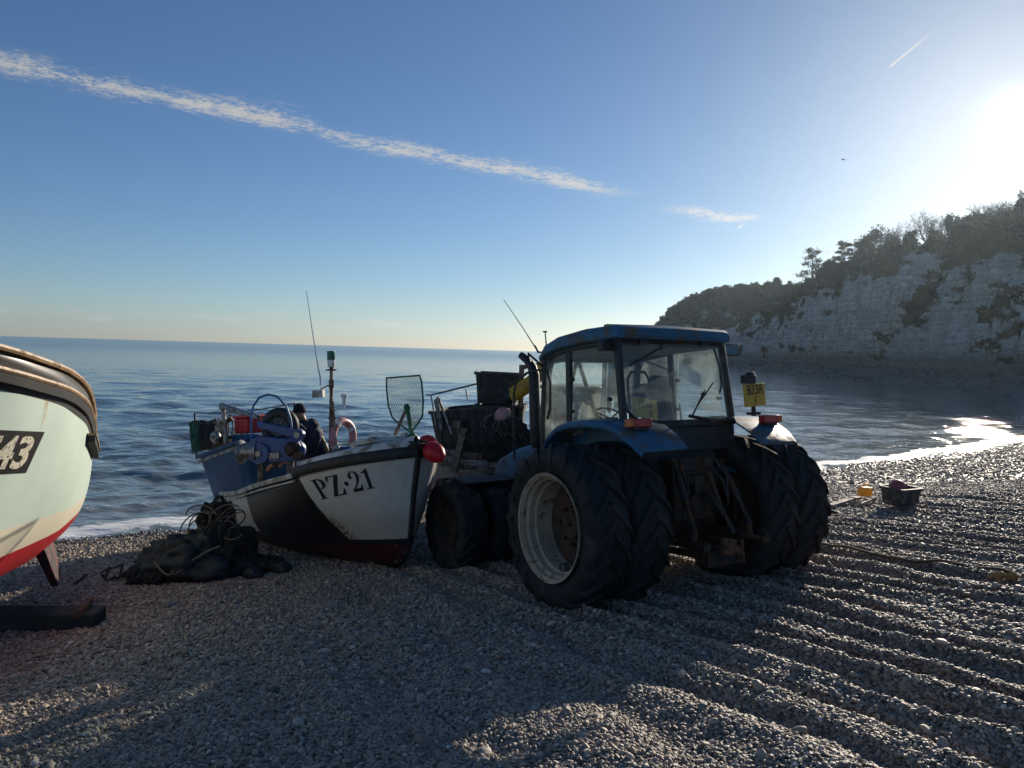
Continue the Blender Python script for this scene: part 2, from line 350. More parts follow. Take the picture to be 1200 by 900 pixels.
g.interface.new_socket("Geometry", in_out='INPUT', socket_type='NodeSocketGeometry'); g.interface.new_socket("Geometry", in_out='OUTPUT', socket_type='NodeSocketGeometry')
s = NT(g); gi = s.n('NodeGroupInput'); go = s.n('NodeGroupOutput'); join = s.n('GeometryNodeGeometryToInstance')
for i in range(5):
    ic = s.n('GeometryNodeMeshIcoSphere'); ic.inputs['Radius'].default_value = 1; ic.inputs['Subdivisions'].default_value = 3
    sp = s.n('GeometryNodeSetPosition'); ps = s.n('GeometryNodeInputPosition'); nz = s.n('ShaderNodeTexNoise', noise_dimensions='4D'); nz.inputs['W'].default_value = i*3.7; nz.inputs['Scale'].default_value = .85; nz.inputs['Detail'].default_value = 1
    vm = s.n('ShaderNodeVectorMath', operation='SUBTRACT'); s.l.new(nz.outputs['Color'], vm.inputs[0]); vm.inputs[1].default_value = (.5,.5,.5)
    v2 = s.n('ShaderNodeVectorMath', operation='SCALE'); s.l.new(vm.outputs[0], v2.inputs[0]); v2.inputs['Scale'].default_value = 1.1
    s.l.new(ic.outputs['Mesh'], sp.inputs['Geometry']); s.l.new(v2.outputs[0], sp.inputs['Offset'])
    ss = s.n('GeometryNodeSetShadeSmooth'); s.l.new(sp.outputs[0], ss.inputs[0]); sm = s.n('GeometryNodeSetMaterial'); sm.inputs['Material'].default_value = m_peb; s.l.new(ss.outputs[0], sm.inputs[0])
    s.l.new(sm.outputs[0], join.inputs[0])
iop = s.n('GeometryNodeInstanceOnPoints'); s.l.new(gi.outputs[0], iop.inputs['Points']); s.l.new(join.outputs[0], iop.inputs['Instance']); iop.inputs['Pick Instance'].default_value = True
ri = s.n('FunctionNodeRandomValue', data_type='INT'); ri.inputs[4].default_value = 0; ri.inputs[5].default_value = 4; s.l.new(ri.outputs[2], iop.inputs['Instance Index'])
na = s.n('GeometryNodeInputNamedAttribute', data_type='FLOAT_VECTOR'); na.inputs[0].default_value = 'scl'; s.l.new(na.outputs[0], iop.inputs['Scale'])
nr = s.n('GeometryNodeInputNamedAttribute', data_type='FLOAT_VECTOR'); nr.inputs[0].default_value = 'rot'; er = s.n('FunctionNodeEulerToRotation'); s.l.new(nr.outputs[0], er.inputs[0]); s.l.new(er.outputs[0], iop.inputs['Rotation'])
s.l.new(iop.outputs[0], go.inputs[0])
md = peb.modifiers.new("scatter", 'NODES'); md.node_group = g; me.materials.append(m_peb)

# ================================================================== sea
m_sea, nt = nodes_of("sea_water"); s = NT(nt); co = s.n('ShaderNodeNewGeometry').outputs['Position']
foam = s.n('ShaderNodeAttribute', attribute_name='foam').outputs['Fac']; shal = s.n('ShaderNodeAttribute', attribute_name='shallow').outputs['Fac']
rk = s.n('ShaderNodeMapping'); s.l.new(co, rk.inputs[0]); rk.inputs['Rotation'].default_value = (0, 0, math.radians(-31)); rk.inputs['Scale'].default_value = (.55, 1, 1); kv = rk.outputs[0]
X_, Y_, Z_ = s.xyz(co); far = s.math('SQRT', s.math('ADD', s.math('MULTIPLY', X_, X_), s.math('MULTIPLY', Y_, Y_)))
chop = s.n('ShaderNodeAttribute', attribute_name='chop').outputs['Fac']
h = s.math('MULTIPLY', s.noise(kv, 1.7, 2, .55), .085)
h = s.math('ADD', h, s.math('MULTIPLY', s.noise(kv, 4.6, 2, .6), .024))
h = s.math('ADD', h, s.math('MULTIPLY', s.math('MULTIPLY', s.noise(kv, .45, 2, .55), .26), s.step(far, 20, 90)))
h = s.math('ADD', h, s.math('MULTIPLY', s.math('MULTIPLY', s.noise(kv, .12, 2, .55), .9), s.step(far, 90, 350)))
h = s.math('MULTIPLY', h, chop)
nb = s.bump(h, SEABUMP, 1.0)
ft = s.step(s.math('ADD', s.noise(co, 3.2, 7, .72, .6), s.math('MULTIPLY', foam, .50)), .66, .80)
ft = s.math('MULTIPLY', ft, s.step(foam, .02, .3))
wc = s.mix(shal, (.080,.130,.150), (.25,.28,.25))
big = s.step(s.noise(s.scale(kv, (.35, 1, 1)), .02, 4, .6), .35, .7); wc = s.mix(s.math('MULTIPLY', big, .4), wc, (.10,.155,.17))
c = s.mix(ft, wc, (.82,.83,.82))
rg = s.math('ADD', s.math('ADD', .05, s.math('MULTIPLY', s.step(far, 20, 400), .12)), s.math('MULTIPLY', ft, .6))
p = s.pbsdf(c, rg, 0, nb); p.inputs['IOR'].default_value = 1.333; s.out(p.outputs[0])
rr = [9.0]
while rr[-1] < 3000: rr.append(rr[-1]+max(.085, rr[-1]**2/4200))
rr = np.array(rr); aa = np.linspace(math.radians(-62), math.radians(64), 1100)
A, Rr = np.meshgrid(aa, rr); SX = Rr*np.sin(A); SY = Rr*np.cos(A); gsp = np.maximum(np.maximum(.085, Rr**2/4200), Rr*.0021)
Sa = .857*SX+.515*SY; Sd = -.515*SX+.857*SY-bw(Sa)          # metres out from the water's edge
SZ = np.zeros_like(SX); base = math.atan2(-.857, .515)
for i in range(70):
    lam = .35*(26**(i/69.)); th_ = base+RNG.normal(0, .55); k_ = 2*pi/lam; amp = lam*.0046*(1.25 if lam < 2 else 1 if lam < 4 else .6)
    w = 1/(1+(3.2*gsp/lam)**4); SZ += amp*w*np.sin(k_*(SX*math.cos(th_)+SY*math.sin(th_))+RNG.uniform(0, 6.28))
CH = 1-.24*sst(7, 20, Sa)*(1-.5*sst(150, 500, Rr)); SZ *= (.5+.5*sst(0, 5, Sd))*CH
for off, amp in ((2.6, .075), (6.2, .06), (10.5, .05)):      # low swells standing up on the bank
    cc_ = Sd-off-.7*vnoise(Sa*.16, off*1.0, 2); SZ += amp*np.exp(-(cc_/.75)**2)*(.55+.45*vnoise(Sa*.22, off, 7))*(1-.85*sst(10, 20, Sa))
lap = .45*vnoise(Sa*.35, 3.3)+.2*vnoise(Sa*1.3, 8.1)
SZ = SZ + .012 + .05*np.exp(-(Sd+lap)**2/.5)*np.exp(-np.maximum(Sd, 0)*.1)
fo = np.exp(-((Sd-.40+lap)/.45)**2) + .38*np.exp(-((Sd-2.3+.7*vnoise(Sa*.16, 2.6, 2))/.55)**2)*(.5+.5*vnoise(Sa*.3, 4.4)) + .12*np.exp(-np.maximum(Sd, 0)/1.6)
sea = quad_grid(np.stack([SX, SY, SZ], -1), "sea", m_sea, {'foam': np.clip(fo, 0, 1.2)*(Rr < 70), 'chop': CH, 'shallow': np.exp(-np.maximum(Sd, 0)/13.)*.9}); tag(sea, kind='structure')

# ================================================================== haze volume added over the bay, standing in for the sun's veiling glare
hb_ = MB(); hb_.box((0, 1400, 25), (7000, 4200, 100)); m_hz, nt = nodes_of("glare_haze"); s = NT(nt); v = s.n('ShaderNodeVolumePrincipled'); v.inputs['Color'].default_value = (.66,.84,1,1); v.inputs['Density'].default_value = HAZE; v.inputs['Anisotropy'].default_value = .72; s.out(v.outputs[0], 'Volume')
if HAZE > 0: tag(hb_.build('haze', [m_hz], None, None), kind='stuff', label='thin pale haze added over the whole bay to imitate sun glare')
# ================================================================== tractor
BLUE = (.022, .12, .215)
m_blue = mat("blue_paint", BLUE, .52, 0, .18, 2.5, (.10,.085,.06), .45, 4.5, .12, 60, .003)
m_black = mat("black_plastic", (.018,.018,.019), .5, 0, .3, 4, (.09,.08,.07), .3, 7)
m_iron = mat("dark_iron", (.035,.033,.032), .55, .5, .35, 5, (.12,.06,.03), .5, 6, .4, 30)
m_rust = mat("rusty_iron", (.17,.075,.035), .8, .1, .35, 8, (.06,.035,.025), .5, 9, .5, 40)
m_tyre = mat("tyre_rubber", (.019,.020,.022), .72, 0, .25, 5, (.06,.055,.05), .3, 4, .35, 30, .006, .35)
m_rim = mat("cream_rim", (.43,.345,.245), .5, 0, .18, 3, (.15,.085,.045), .3, 11, .2, 40, .004, None, False)
m_rimdark = mat("rusty_wheel_disc", (.045,.036,.03), .8, .1, .35, 6, (.11,.055,.03), .6, 7, .4, 30)
m_dull = mat("dull_grey_metal", (.16,.16,.16), .5, .5, .25, 4, (.12,.07,.04), .35, 6)
m_cab = mat("cab_lining", (.035,.04,.045), .7, 0, .2, 4)
m_red = mat("red_lens", (.42,.025,.02), .22, 0, .2, 10)
m_amber = mat("amber_lens", (.5,.14,.02), .25, 0, .2, 10)
m_glass = glass_mat("cab_glass", (.93,.965,.96), (.6,.66,.65), .3)
m_mirror = mat("mirror_glass", (.14,.15,.16), .15, 1, .05, 3, None, 0, 5, .02)
m_yel = mat("number_plate_yellow", (.68,.40,.03), .4, 0, .12, 5, (.3,.2,.05), .12, 6)
m_ink = mat("black_lettering", (.012,.012,.013), .5, 0, .2, 10)
m_seat = mat("seat_cloth", (.05,.055,.065), .85, 0, .25, 12)

TH = math.radians(31); TZ = gzs(1.9, 8.3)
fv = (-math.sin(TH), math.cos(TH)); tp = math.atan(gzs(1.9+fv[0], 8.3+fv[1])-TZ)
TM = Matrix.Translation((1.9, 8.3, TZ)) @ Matrix.Rotation(TH, 4, 'Z') @ Matrix.Rotation(tp, 4, 'X')     # x right, y forward
trac = thing('tractor', 'old blue cabbed farm tractor on twin tyres, its back to the camera', 'tractor', TM)

def tyre(R, w, rim, nl, lug, parent, mats):
    b = MB(); h = w/2
    prof = [(rim, -h*.72), (rim+.03, -h*.86), (rim+.10*(R-rim)/.3, -h*.98), (rim+.5*(R-rim), -h*1.04), (R-lug-.045, -h*.98), (R-lug-.012, -h*.84), (R-lug, -h*.5), (R-lug+.006, 0)]
    prof += [(r, -x) for r, x in prof[-2::-1]]; prof.append((rim-.005, h*.5)); prof.append((rim-.005, -h*.5))
    b.lathe(prof, 60, 0, None, True)
    for side in (-1, 1):
        for k in range(nl):
            p0 = 2*pi*(k+(.5 if side > 0 else 0))/nl; rings = []
            for t, xx, rr, lw in ((0, -.05, R-.004, .062), (.35, .38, R-.003, .060), (.7, .78, R-.012, .064), (.92, .99, R-.05, .07), (1.0, 1.06, R-.10, .075)):
                a = p0 + .40*t*(.83/R)**.3; x = side*xx*h; wd = lw/R/2*R/.83
                lo = R-lug-.02 if t < .9 else R-lug-.09-(.06 if t == 1 else 0)
                ring = []
                for da, r_ in ((-wd*.8, rr), (wd*.8, rr), (wd*1.15, lo), (-wd*1.15, lo)):
                    ring.append((x, r_*math.cos(a+da), r_*math.sin(a+da)))
                rings.append(ring)
            b.loft(rings, 0)
    return b.build('tyre', mats, parent, 32)
def rim_outer(R, w, parent, out=-1):
    """deep dished rim: out = -1 when its open face looks to -x"""
    h = w/2*out; b = MB()
    b.lathe([(R-.012, h*.95), (R+.012, h*1.0), (R+.012, h*.94), (R-.03, h*.88), (R-.035, h*.70), (R-.062, h*.60), (R-.066, h*.34), (R-.088, h*.26), (R-.09, -h*.2), (R-.10, -h*.55)], 64, 0)
    o = b.build('rim', [m_rim], parent, 40)
    d = MB(); d.lathe([(R-.10, -h*.55), (R-.16, -h*.42), (R-.22, -h*.5), (.14, -h*.5), (.14, -h*.25), (.02, -h*.25)], 48, 0)
    for k in range(8):
        a = 2*pi*k/8; d.disc((-h*.5, .20*math.cos(a), .20*math.sin(a)), .022, 0, h*.25, 8)
    d.build('wheel_disc', [m_rimdark], parent, 40)
    v = MB(); a = math.radians(-92); rr = R-.125
    v.lathe([(.045, h*.02), (.05, h*.28), (.045, h*.32), (.038, h*.32), (.034, h*.24), (.002, h*.24)], 20, 0, Matrix.Translation((0, rr*math.cos(a), rr*math.sin(a))))
    v.build('wheel_weight', [m_dull], parent, 40)
def wheel(x, y, z, R, w, rim, nl, lug, out=0, spin=0, dark=False):
    e = bpy.data.objects.new('wheel', None); COL.objects.link(e); e.parent = trac; e.location = (x, y, z); e.rotation_euler = (spin, 0, 0)
    tyre(R, w, rim, nl, lug, e, [m_tyre])
    if out and not dark: rim_outer(rim, w, e, out)
    else:
        o = out or -1; d = MB(); h = w/2*o
        d.lathe([(rim, h*.8), (rim+.01, h*.86), (rim-.03, h*.7), (rim-.05, h*.2), (rim-.12, h*.12), (.16, h*.02), (.14, h*.25), (.10, h*.3), (.01, h*.3)], 40)
        for k in range(8):
            a = 2*pi*k/8; d.disc((h*.06, .2*math.cos(a), .2*math.sin(a)), .018, 0, h*.14, 8)
        d.build('rim', [m_rimdark if dark or not out else m_rim], e, 40)
    return e
YA, ZA = .08, .775
for x, out, sp in ((-1.44, -1, 0.0), (-.93, 0, .13), (.93, 0, .21), (1.44, 1, .05)): wheel(x, YA, ZA, .84, .46, .535, 19, .048, out, sp)
for x, out, sp in ((-1.46, -1, .1), (-.98, 0, .2), (.98, 0, 0), (1.46, 1, .3)): wheel(x, 2.52, .545, .60, .36, .33, 17, .032, out, sp, True)

b = MB()                                               # drive line: axle, gearbox, engine
b.lathe([(.15, -1.25), (.15, -.5), (.24, -.42), (.26, -.3), (.26, .3), (.24, .42), (.15, .5), (.15, 1.25)], 20, 0, Matrix.Translation((0, YA, ZA)))
for sx in (-1, 1):
    b.lathe([(.30, sx*.66), (.30, sx*.72), (.2, sx*.72), (.2, sx*1.18), (.34, sx*1.18), (.34, sx*1.22)], 24, 0, Matrix.Translation((0, YA, ZA)))
b.box((0, .05, .98), (.56, .62, .5)); b.box((0, 1.0, .82), (.44, 1.5, .5)); b.box((0, 2.3, .95), (.5, 1.5, .6))
b.lathe([(.09, -1.25), (.11, -.4), (.15, -.2), (.15, .2), (.11, .4), (.09, 1.25)], 16, 0, Matrix.Translation((0, 2.52, .55)))
b.build('axle_housing', [m_iron], trac, 35, .02)
b = MB(); b.box((0, -.24, 1.20), (.62, .10, .42)); b.box((-.14, -.30, 1.33), (.2, .08, .14)); b.box((.16, -.31, 1.36), (.12, .1, .1)); b.box((.0, -.33, 1.12), (.16, .1, .2))
for k in range(6): b.box((-.25+k*.05, -.32, 1.17), (.03, .09, .10))
b.disc((0, 0, 0), .12, 0, .06, 20, 0, Matrix.Translation((-.02, -.30, .92)) @ Matrix.Rotation(-pi/2, 4, 'Z'))
b.build('hydraulic_block', [m_iron], trac, 35, .012)
b = MB()                                               # three point linkage
for sx in (-1, 1):
    b.tube([(sx*.30, .02, .62), (sx*.36, -.4, .60), (sx*.42, -.82, .56)], [.035, .04, .03], 8)
    b.tube([(sx*.30, -.12, 1.36), (sx*.33, -.36, 1.33)], .045, 8)
    b.tube([(sx*.33, -.36, 1.33), (sx*.40, -.66, .72)], [.022, .026], 8); b.tube([(sx*.345, -.42, 1.2), (sx*.375, -.55, .95)], .036, 8)
    b.tube([(sx*.40, -.66, .74), (sx*.38, -.66, .66), (sx*.42, -.66, .58)], .03, 8)
    b.ball((sx*.42, -.84, .56), .05, 6)
b.tube([(0, -.2, 1.12), (.03, -.5, 1.0), (.07, -.62, .82)], .03, 8); b.tube([(.10, -.4, 1.25), (.14, -.5, .9), (.22, -.6, .62)], .028, 8)
b.build('lift_linkage', [m_iron], trac, 35)
b = MB(); b.box((.0, -.35, .46), (.12, .75, .05)); b.box((0, -.66, .40), (.5, .07, .16)); b.box((-.2, -.2, .42), (.05, .6, .07)); b.box((.2, -.2, .42), (.05, .6, .07)); b.build('drawbar', [m_iron], trac, 30, .008)
b = MB(); b.box((-.02, -.74, .52), (.16, .09, .16), rot=(.1, .2, .1)); b.box((.12, -.74, .47), (.12, .05, .08), rot=(0, .4, 0)); b.tube([(.16, -.76, .58), (.17, -.76, .34)], .02, 8); b.build('tow_hook', [m_rust], trac, 35, .008)
for i, pts in enumerate((((.22, -.25, 1.5), (.26, -.5, 1.2), (.24, -.52, .92), (.3, -.3, .8)), ((.12, -.28, 1.42), (.2, -.5, 1.15), (.3, -.48, .9)), ((-.2, -.28, 1.3), (-.26, -.46, 1.1), (-.28, -.4, .8)))):
    P = [Vector(p) for p in pts]; q = []
    for k in range(len(P)-1):
        for t in (0, .33, .66): q.append(P[k].lerp(P[k+1], t))
    b = MB(); b.tube(q+[P[-1]], .013, 6); b.build('hydraulic_hose', [m_black], trac, 60)

# bonnet and front
b = MB(); rings = []
for y, zt, zb, hx in ((1.42, 1.66, 1.0, .40), (2.0, 1.60, 1.0, .40), (2.8, 1.46, 1.02, .385), (3.3, 1.32, 1.02, .36), (3.45, 1.22, 1.05, .33)):
    r = .09; ring = [(-hx, y, zb)]
    for k in range(5): a = pi-k*pi/8; ring.append((-hx+r+r*math.cos(a), y, zt-r+r*math.sin(a)))
    for k in range(5): a = pi/2-k*pi/8; ring.append((hx-r+r*math.cos(a), y, zt-r+r*math.sin(a)))
    ring.append((hx, y, zb)); rings.append(ring)
b.loft(rings); b.build('bonnet', [m_blue], trac, 40)
b = MB(); b.box((0, 3.47, 1.12), (.56, .04, .3)); 
for k in range(6): b.box((0, 3.49, 1.0+k*.045), (.5, .02, .015))
b.build('grille', [m_black], trac, 30)
b = MB(); b.box((0, 3.62, .80), (.62, .34, .34)); b.box((-.0, 3.8, .80), (.5, .06, .3)); b.build('front_weight', [m_iron], trac, 30, .03)
for sx in (-1, 1):
    b = MB(); rings = []
    for k in range(6):
        t = k/5; y = 2.12+t*.85; z = 1.10+.05*math.sin(pi*t); rings.append([(sx*.78, y, z), (sx*1.50, y, z-.01), (sx*1.52, y, z-.05), (sx*1.51, y, z-.05), (sx*1.49, y, z-.022), (sx*.78, y, z-.015)])
    b.loft(rings); b.tube([(sx*.5, 2.5, .7), (sx*.78, 2.5, 1.0), (sx*.95, 2.5, 1.17)], .03, 8); b.build('front_mudguard', [m_tyre], trac, 40)

# cab shell
b = MB()
def bar(p, q, w=.06, d=.06):
    p, q = Vector(p), Vector(q); t = (q-p).normalized(); a = Vector((1,0,0)) if abs(t.x) < .9 else Vector((0,1,0)); s1 = (a-t*a.dot(t)).normalized(); s2 = t.cross(s1)
    b.hexa([p+s1*i*w/2+s2*j*d/2 for i, j in ((-1,-1),(1,-1),(1,1),(-1,1))], [q+s1*i*w/2+s2*j*d/2 for i, j in ((-1,-1),(1,-1),(1,1),(-1,1))])
for sx in (-1, 1):
    bar((sx*.79, -.10, 1.74), (sx*.765, .0, 2.70), .06, .075)               # rear post
    bar((sx*.80, .86, 1.16), (sx*.775, .86, 2.68), .05, .075)              # centre post
    bar((sx*.70, 1.62, 1.16), (sx*.74, 1.42, 2.62), .055, .06)             # front post
    bar((sx*.79, -.08, 1.80), (sx*.80, .86, 1.76), .06, .07); bar((sx*.80, .86, 1.19), (sx*.70, 1.62, 1.19), .05, .06)
    bar((sx*.765, .0, 2.66), (sx*.775, .86, 2.66), .055, .06); bar((sx*.775, .86, 2.65), (sx*.74, 1.42, 2.6), .055, .06)
bar((-.78, -.1, 1.765), (.78, -.1, 1.765), .07, .065); bar((-.76, .0, 2.68), (.76, .0, 2.68), .06, .075); bar((-.74, 1.42, 2.6), (.74, 1.42, 2.6), .06, .07); bar((-.7, 1.62, 1.2), (.7, 1.62, 1.2), .06, .06)
b.build('cab_frame', [m_black], trac, 30, .01)
b = MB(); b.box((0, .8, 1.13), (1.3, 1.6, .08)); b.box((0, -.10, 1.60), (1.52, .05, .26)); b.box((0, .25, 1.42), (1.1, .6, .42)); b.box((0, .72, 2.635), (1.5, 1.35, .02)); b.build('cab_floor', [m_cab], trac, 30, .01)
b = MB(); rings = []                                                     # roof: rounded slab, dipping to the front
for y, zt, zb, hx in ((-.10, 2.76, 2.70, .76), (-.09, 2.80, 2.69, .82), (-.03, 2.835, 2.685, .845), (.5, 2.85, 2.685, .85), (1.0, 2.82, 2.67, .85), (1.32, 2.75, 2.62, .83), (1.50, 2.66, 2.575, .78), (1.55, 2.61, 2.57, .74)):
    c = .045; rings.append([(-hx+.02, y, zb), (-hx, y, zb+.02), (-hx, y, zt-c), (-hx+.02, y, zt-.012), (-hx+c*1.6, y, zt), (0, y, zt+.012), (hx-c*1.6, y, zt), (hx-.02, y, zt-.012), (hx, y, zt-c), (hx, y, zb+.02), (hx-.02, y, zb)])
b.loft(rings); b.box((0, .62, 2.866), (1.1, .8, .02)); b.build('roof', [m_blue], trac, 35)
# glazing
def pane(name, q, t=.006, m=None):
    q = [Vector(p) for p in q]; n = (q[1]-q[0]).cross(q[2]-q[0]).normalized()*t; k = len(q); bb = MB()
    bb.loft([[p-n for p in q], [p+n for p in q]]); return bb.build(name, [m or m_glass], trac, 30)
rw = pane('rear_window', [(-.53, -.103, 1.80), (.80, -.107, 1.80), (.75, -.012, 2.66), (-.75, -.012, 2.66), (-.775, -.07, 2.12), (-.73, -.09, 1.93), (-.64, -.10, 1.84)])
b = MB(); zz_ = [(-.53, -.115, 1.795), (.80, -.118, 1.795), (.757, -.02, 2.665), (-.757, -.02, 2.665), (-.785, -.08, 2.12), (-.74, -.10, 1.925), (-.645, -.112, 1.835)]
b.tube(zz_, .018, 6, 0, True); o = b.build('window_seal', [m_black], rw, 30)
b = MB(); b.tube([(.42, -.125, 1.80), (.12, -.12, 1.85)], .02, 6); b.tube([(.14, -.14, 1.85), (.37, -.115, 2.13)], .010, 6); b.tube([(.22, -.13, 1.95), (.52, -.10, 2.22)], .008, 6); b.box((.34, -.125, 2.09), (.05, .03, .03)); b.build('wiper', [m_black], rw, 40)
b = MB(); b.tube([(-.64, -.05, 2.40), (-.2, -.035, 2.60)], .012, 6); b.ball((-.18, -.035, 2.61), .03, 6); b.build('gas_strut', [m_black], rw, 40)
b = MB(); b.tube([(.62, -.03, 2.62), (.68, -.05, 2.42), (.66, -.09, 2.2), (.62, -.095, 2.1)], .012, 6); b.build('window_strap', [m_black], rw, 40)
for x in (-.45, .45): b = MB(); b.box((x, -.04, 2.66), (.10, .06, .05)); b.build('window_hinge', [m_black], rw, 40)
for sx in (-1, 1):
    pane('side_window', [(sx*.797, -.03, 1.85), (sx*.80, .80, 1.82), (sx*.775, .80, 2.63), (sx*.765, .035, 2.64)])
    dr = pane('cab_door', [(sx*.797, .91, 1.24), (sx*.715, 1.56, 1.24), (sx*.745, 1.40, 2.58), (sx*.775, .91, 2.62)])
    b = MB(); b.tube([(sx*.805, .90, 1.23), (sx*.72, 1.57, 1.23), (sx*.75, 1.405, 2.585), (sx*.782, .90, 2.625)], .02, 6, 0, True); b.tube([(sx*.83, .98, 1.55), (sx*.83, 1.02, 1.70)], .015, 6); b.build('door_frame', [m_black], dr, 30)
    for y, z in ((.80, 1.94), (.10, 2.05), (.78, 2.3)): b = MB(); b.tube([(sx*.83, y, z), (sx*.78, y, z)], .022, 8); b.build('window_catch', [m_black], trac, 40)
pane('windscreen', [(-.67, 1.625, 1.24), (.67, 1.625, 1.24), (.71, 1.43, 2.57), (-.71, 1.43, 2.57)])
# cab inside
b = MB(); b.box((0, .48, 1.70), (.46, .44, .12)); b.box((0, .28, 1.98), (.42, .11, .50), rot=(-.12, 0, 0)); b.box((0, .22, 2.26), (.24, .08, .12), rot=(-.1,0,0)); b.box((0, .5, 1.5), (.34, .36, .32)); b.build('seat', [m_seat], trac, 40, .035, 3)
b = MB(); b.tube([(0, 1.35, 1.2), (0, 1.12, 1.84)], .04, 8)
T = Matrix.Translation((0, 1.10, 1.87)) @ Matrix.Rotation(.55, 4, 'X'); b.tube([T @ Vector((.2*math.cos(a), .2*math.sin(a), 0)) for a in np.linspace(0, 2*pi, 24, endpoint=False)], .014, 6, 0, True)
for a in (.5, 2.6, 4.7): b.tube([T @ Vector((0,0,-.03)), T @ Vector((.2*math.cos(a), .2*math.sin(a), 0))], .012, 6)
b.build('steering_wheel', [m_black], trac, 40)
b = MB(); b.box((0, 1.42, 1.55), (.55, .22, .62)); b.box((.52, .5, 1.55), (.22, .8, .5)); b.tube([(.5, .7, 1.8), (.47, .75, 2.05)], .012, 6); b.tube([(.58, .5, 1.8), (.58, .52, 2.0)], .012, 6); b.build('dashboard', [m_cab], trac, 35, .03)
b = MB(); b.tube([(-.16, .55, 1.75), (-.16, .58, 2.30), (-.10, .58, 2.38), (.10, .58, 2.38), (.16, .58, 2.30), (.16, .55, 1.75)], .016, 8); b.build('guard_hoop', [m_black], trac, 40)

# rear mudguards with lamps
for sx in (-1, 1):
    b = MB(); rings = []; path = [(1.00, 1.44), (.92, 1.58), (.80, 1.70), (.60, 1.79), (.35, 1.835), (.05, 1.84), (-.22, 1.82), (-.42, 1.77), (-.60, 1.67), (-.74, 1.55)]
    xi = [.80]*10; xo = [1.12, 1.15, 1.17, 1.18, 1.18, 1.18, 1.18, 1.18, 1.16, 1.12]
    for i, (y, z) in enumerate(path):
        inn = .80 if y > -.12 else .80-.28*min(1, (-.12-y)/.3)
        o = xo[i]; rings.append([(sx*inn, y, z), (sx*(o-.07), y, z), (sx*(o-.02), y, z-.018), (sx*o, y, z-.06), (sx*(o-.012), y, z-.085), (sx*(o-.035), y, z-.04), (sx*inn, y, z-.022)])
    b.loft(rings); 
    b.add([(sx*.80, 1.0, 1.44), (sx*.80, .35, 1.82), (sx*.80, -.12, 1.80), (sx*.80, -.12, 1.2), (sx*.80, .9, 1.16), (sx*.785, 1.0, 1.44), (sx*.785, .35, 1.82), (sx*.785, -.12, 1.80), (sx*.785, -.12, 1.2), (sx*.785, .9, 1.16)], [(0,1,2,3,4), (9,8,7,6,5), (0,4,9,5), (3,2,7,8), (4,3,8,9)])
    f = b.build('mudguard', [m_blue], trac, 40)
    lm = MB(); lm.box((sx*.93, -.52, 1.795), (.24, .10, .085)); lm.box((sx*.93, -.50, 1.74), (.2, .1, .04), 1); l = lm.build('tail_lamp', [m_red, m_black], f, 30, .01)
    am = MB(); am.box((sx*1.065, -.52, 1.795), (.05, .095, .08)); am.build('indicator', [m_amber], l, 30, .01)
# work lamps, mirrors
b = MB(); b.box((-.85, .08, 2.62), (.16, .09, .11)); b.build('work_lamp', [m_black], trac, 30, .012)
for sx, y in ((1, 1.4), (-1, 1.45)):
    b = MB(); b.tube([(sx*.76, y, 2.5), (sx*.95, y+.03, 2.66), (sx*(1.96 if sx > 0 else .9), y-.35 if sx > 0 else y+.05, 2.70 if sx > 0 else 2.55)], .014, 6); mm = b.build('mirror_arm', [m_black], trac, 40)
    if sx > 0:
        b = MB(); b.box((2.0, 1.02, 2.73), (.26, .05, .17), rot=(0, .0, -.25)); h_ = b.build('mirror_housing', [m_black], mm, 30, .02)
        b = MB(); b.box((1.992, .992, 2.73), (.21, .006, .13), rot=(0, 0, -.25)); b.build('mirror_glass', [m_mirror], h_, 30)
# exhaust and intake beside the left front post
b = MB(); b.tube([(-.55, 1.9, 1.45), (-.62, 1.85, 1.55), (-.64, 1.84, 1.75), (-.64, 1.84, 2.42), (-.65, 1.86, 2.52), (-.68, 1.93, 2.62), (-.72, 2.02, 2.69)], [.06, .075, .075, .07, .062, .055, .045], 12); b.build('exhaust_stack', [m_black], trac, 40)
b = MB(); b.tube([(-.56, 1.62, 1.5), (-.60, 1.56, 2.40), (-.62, 1.50, 2.52), (-.68, 1.38, 2.58), (-.74, 1.24, 2.58)], [.035, .035, .045, .05, .04], 10); b.build('air_intake', [m_black], trac, 40)
b = MB(); b.tube([(-.88, 1.98, 1.35), (-.88, 1.95, 2.20), (-.86, 1.92, 2.34), (-.80, 1.75, 2.44), (-.79, 1.5, 2.46), (-.80, 1.30, 2.42), (-.81, 1.22, 2.28), (-.81, 1.24, 1.98), (-.80, 1.32, 1.86)], .016, 8); b.build('grab_rail', [m_black], trac, 40)
b = MB(); b.tube([(-.45, 1.5, 2.64), (-.60, 1.82, 2.72)], .012, 6); b.tube([(-.58, 1.80, 2.70), (-.62, 1.84, 2.80)], .016, 6); b.tube([(-.60, 1.82, 2.74), (-.66, 2.05, 3.05), (-.74, 2.38, 3.46)], [.008, .006, .004], 6); b.build('aerial', [m_dull], trac, 40)
b = MB(); b.tube([(-.6, 1.58, 2.62), (-.6, 1.62, 2.95)], [.012, .008], 6); b.box((-.6, 1.62, 2.95), (.05, .02, .02)); b.build('aerial_stub', [m_dull], trac, 40)
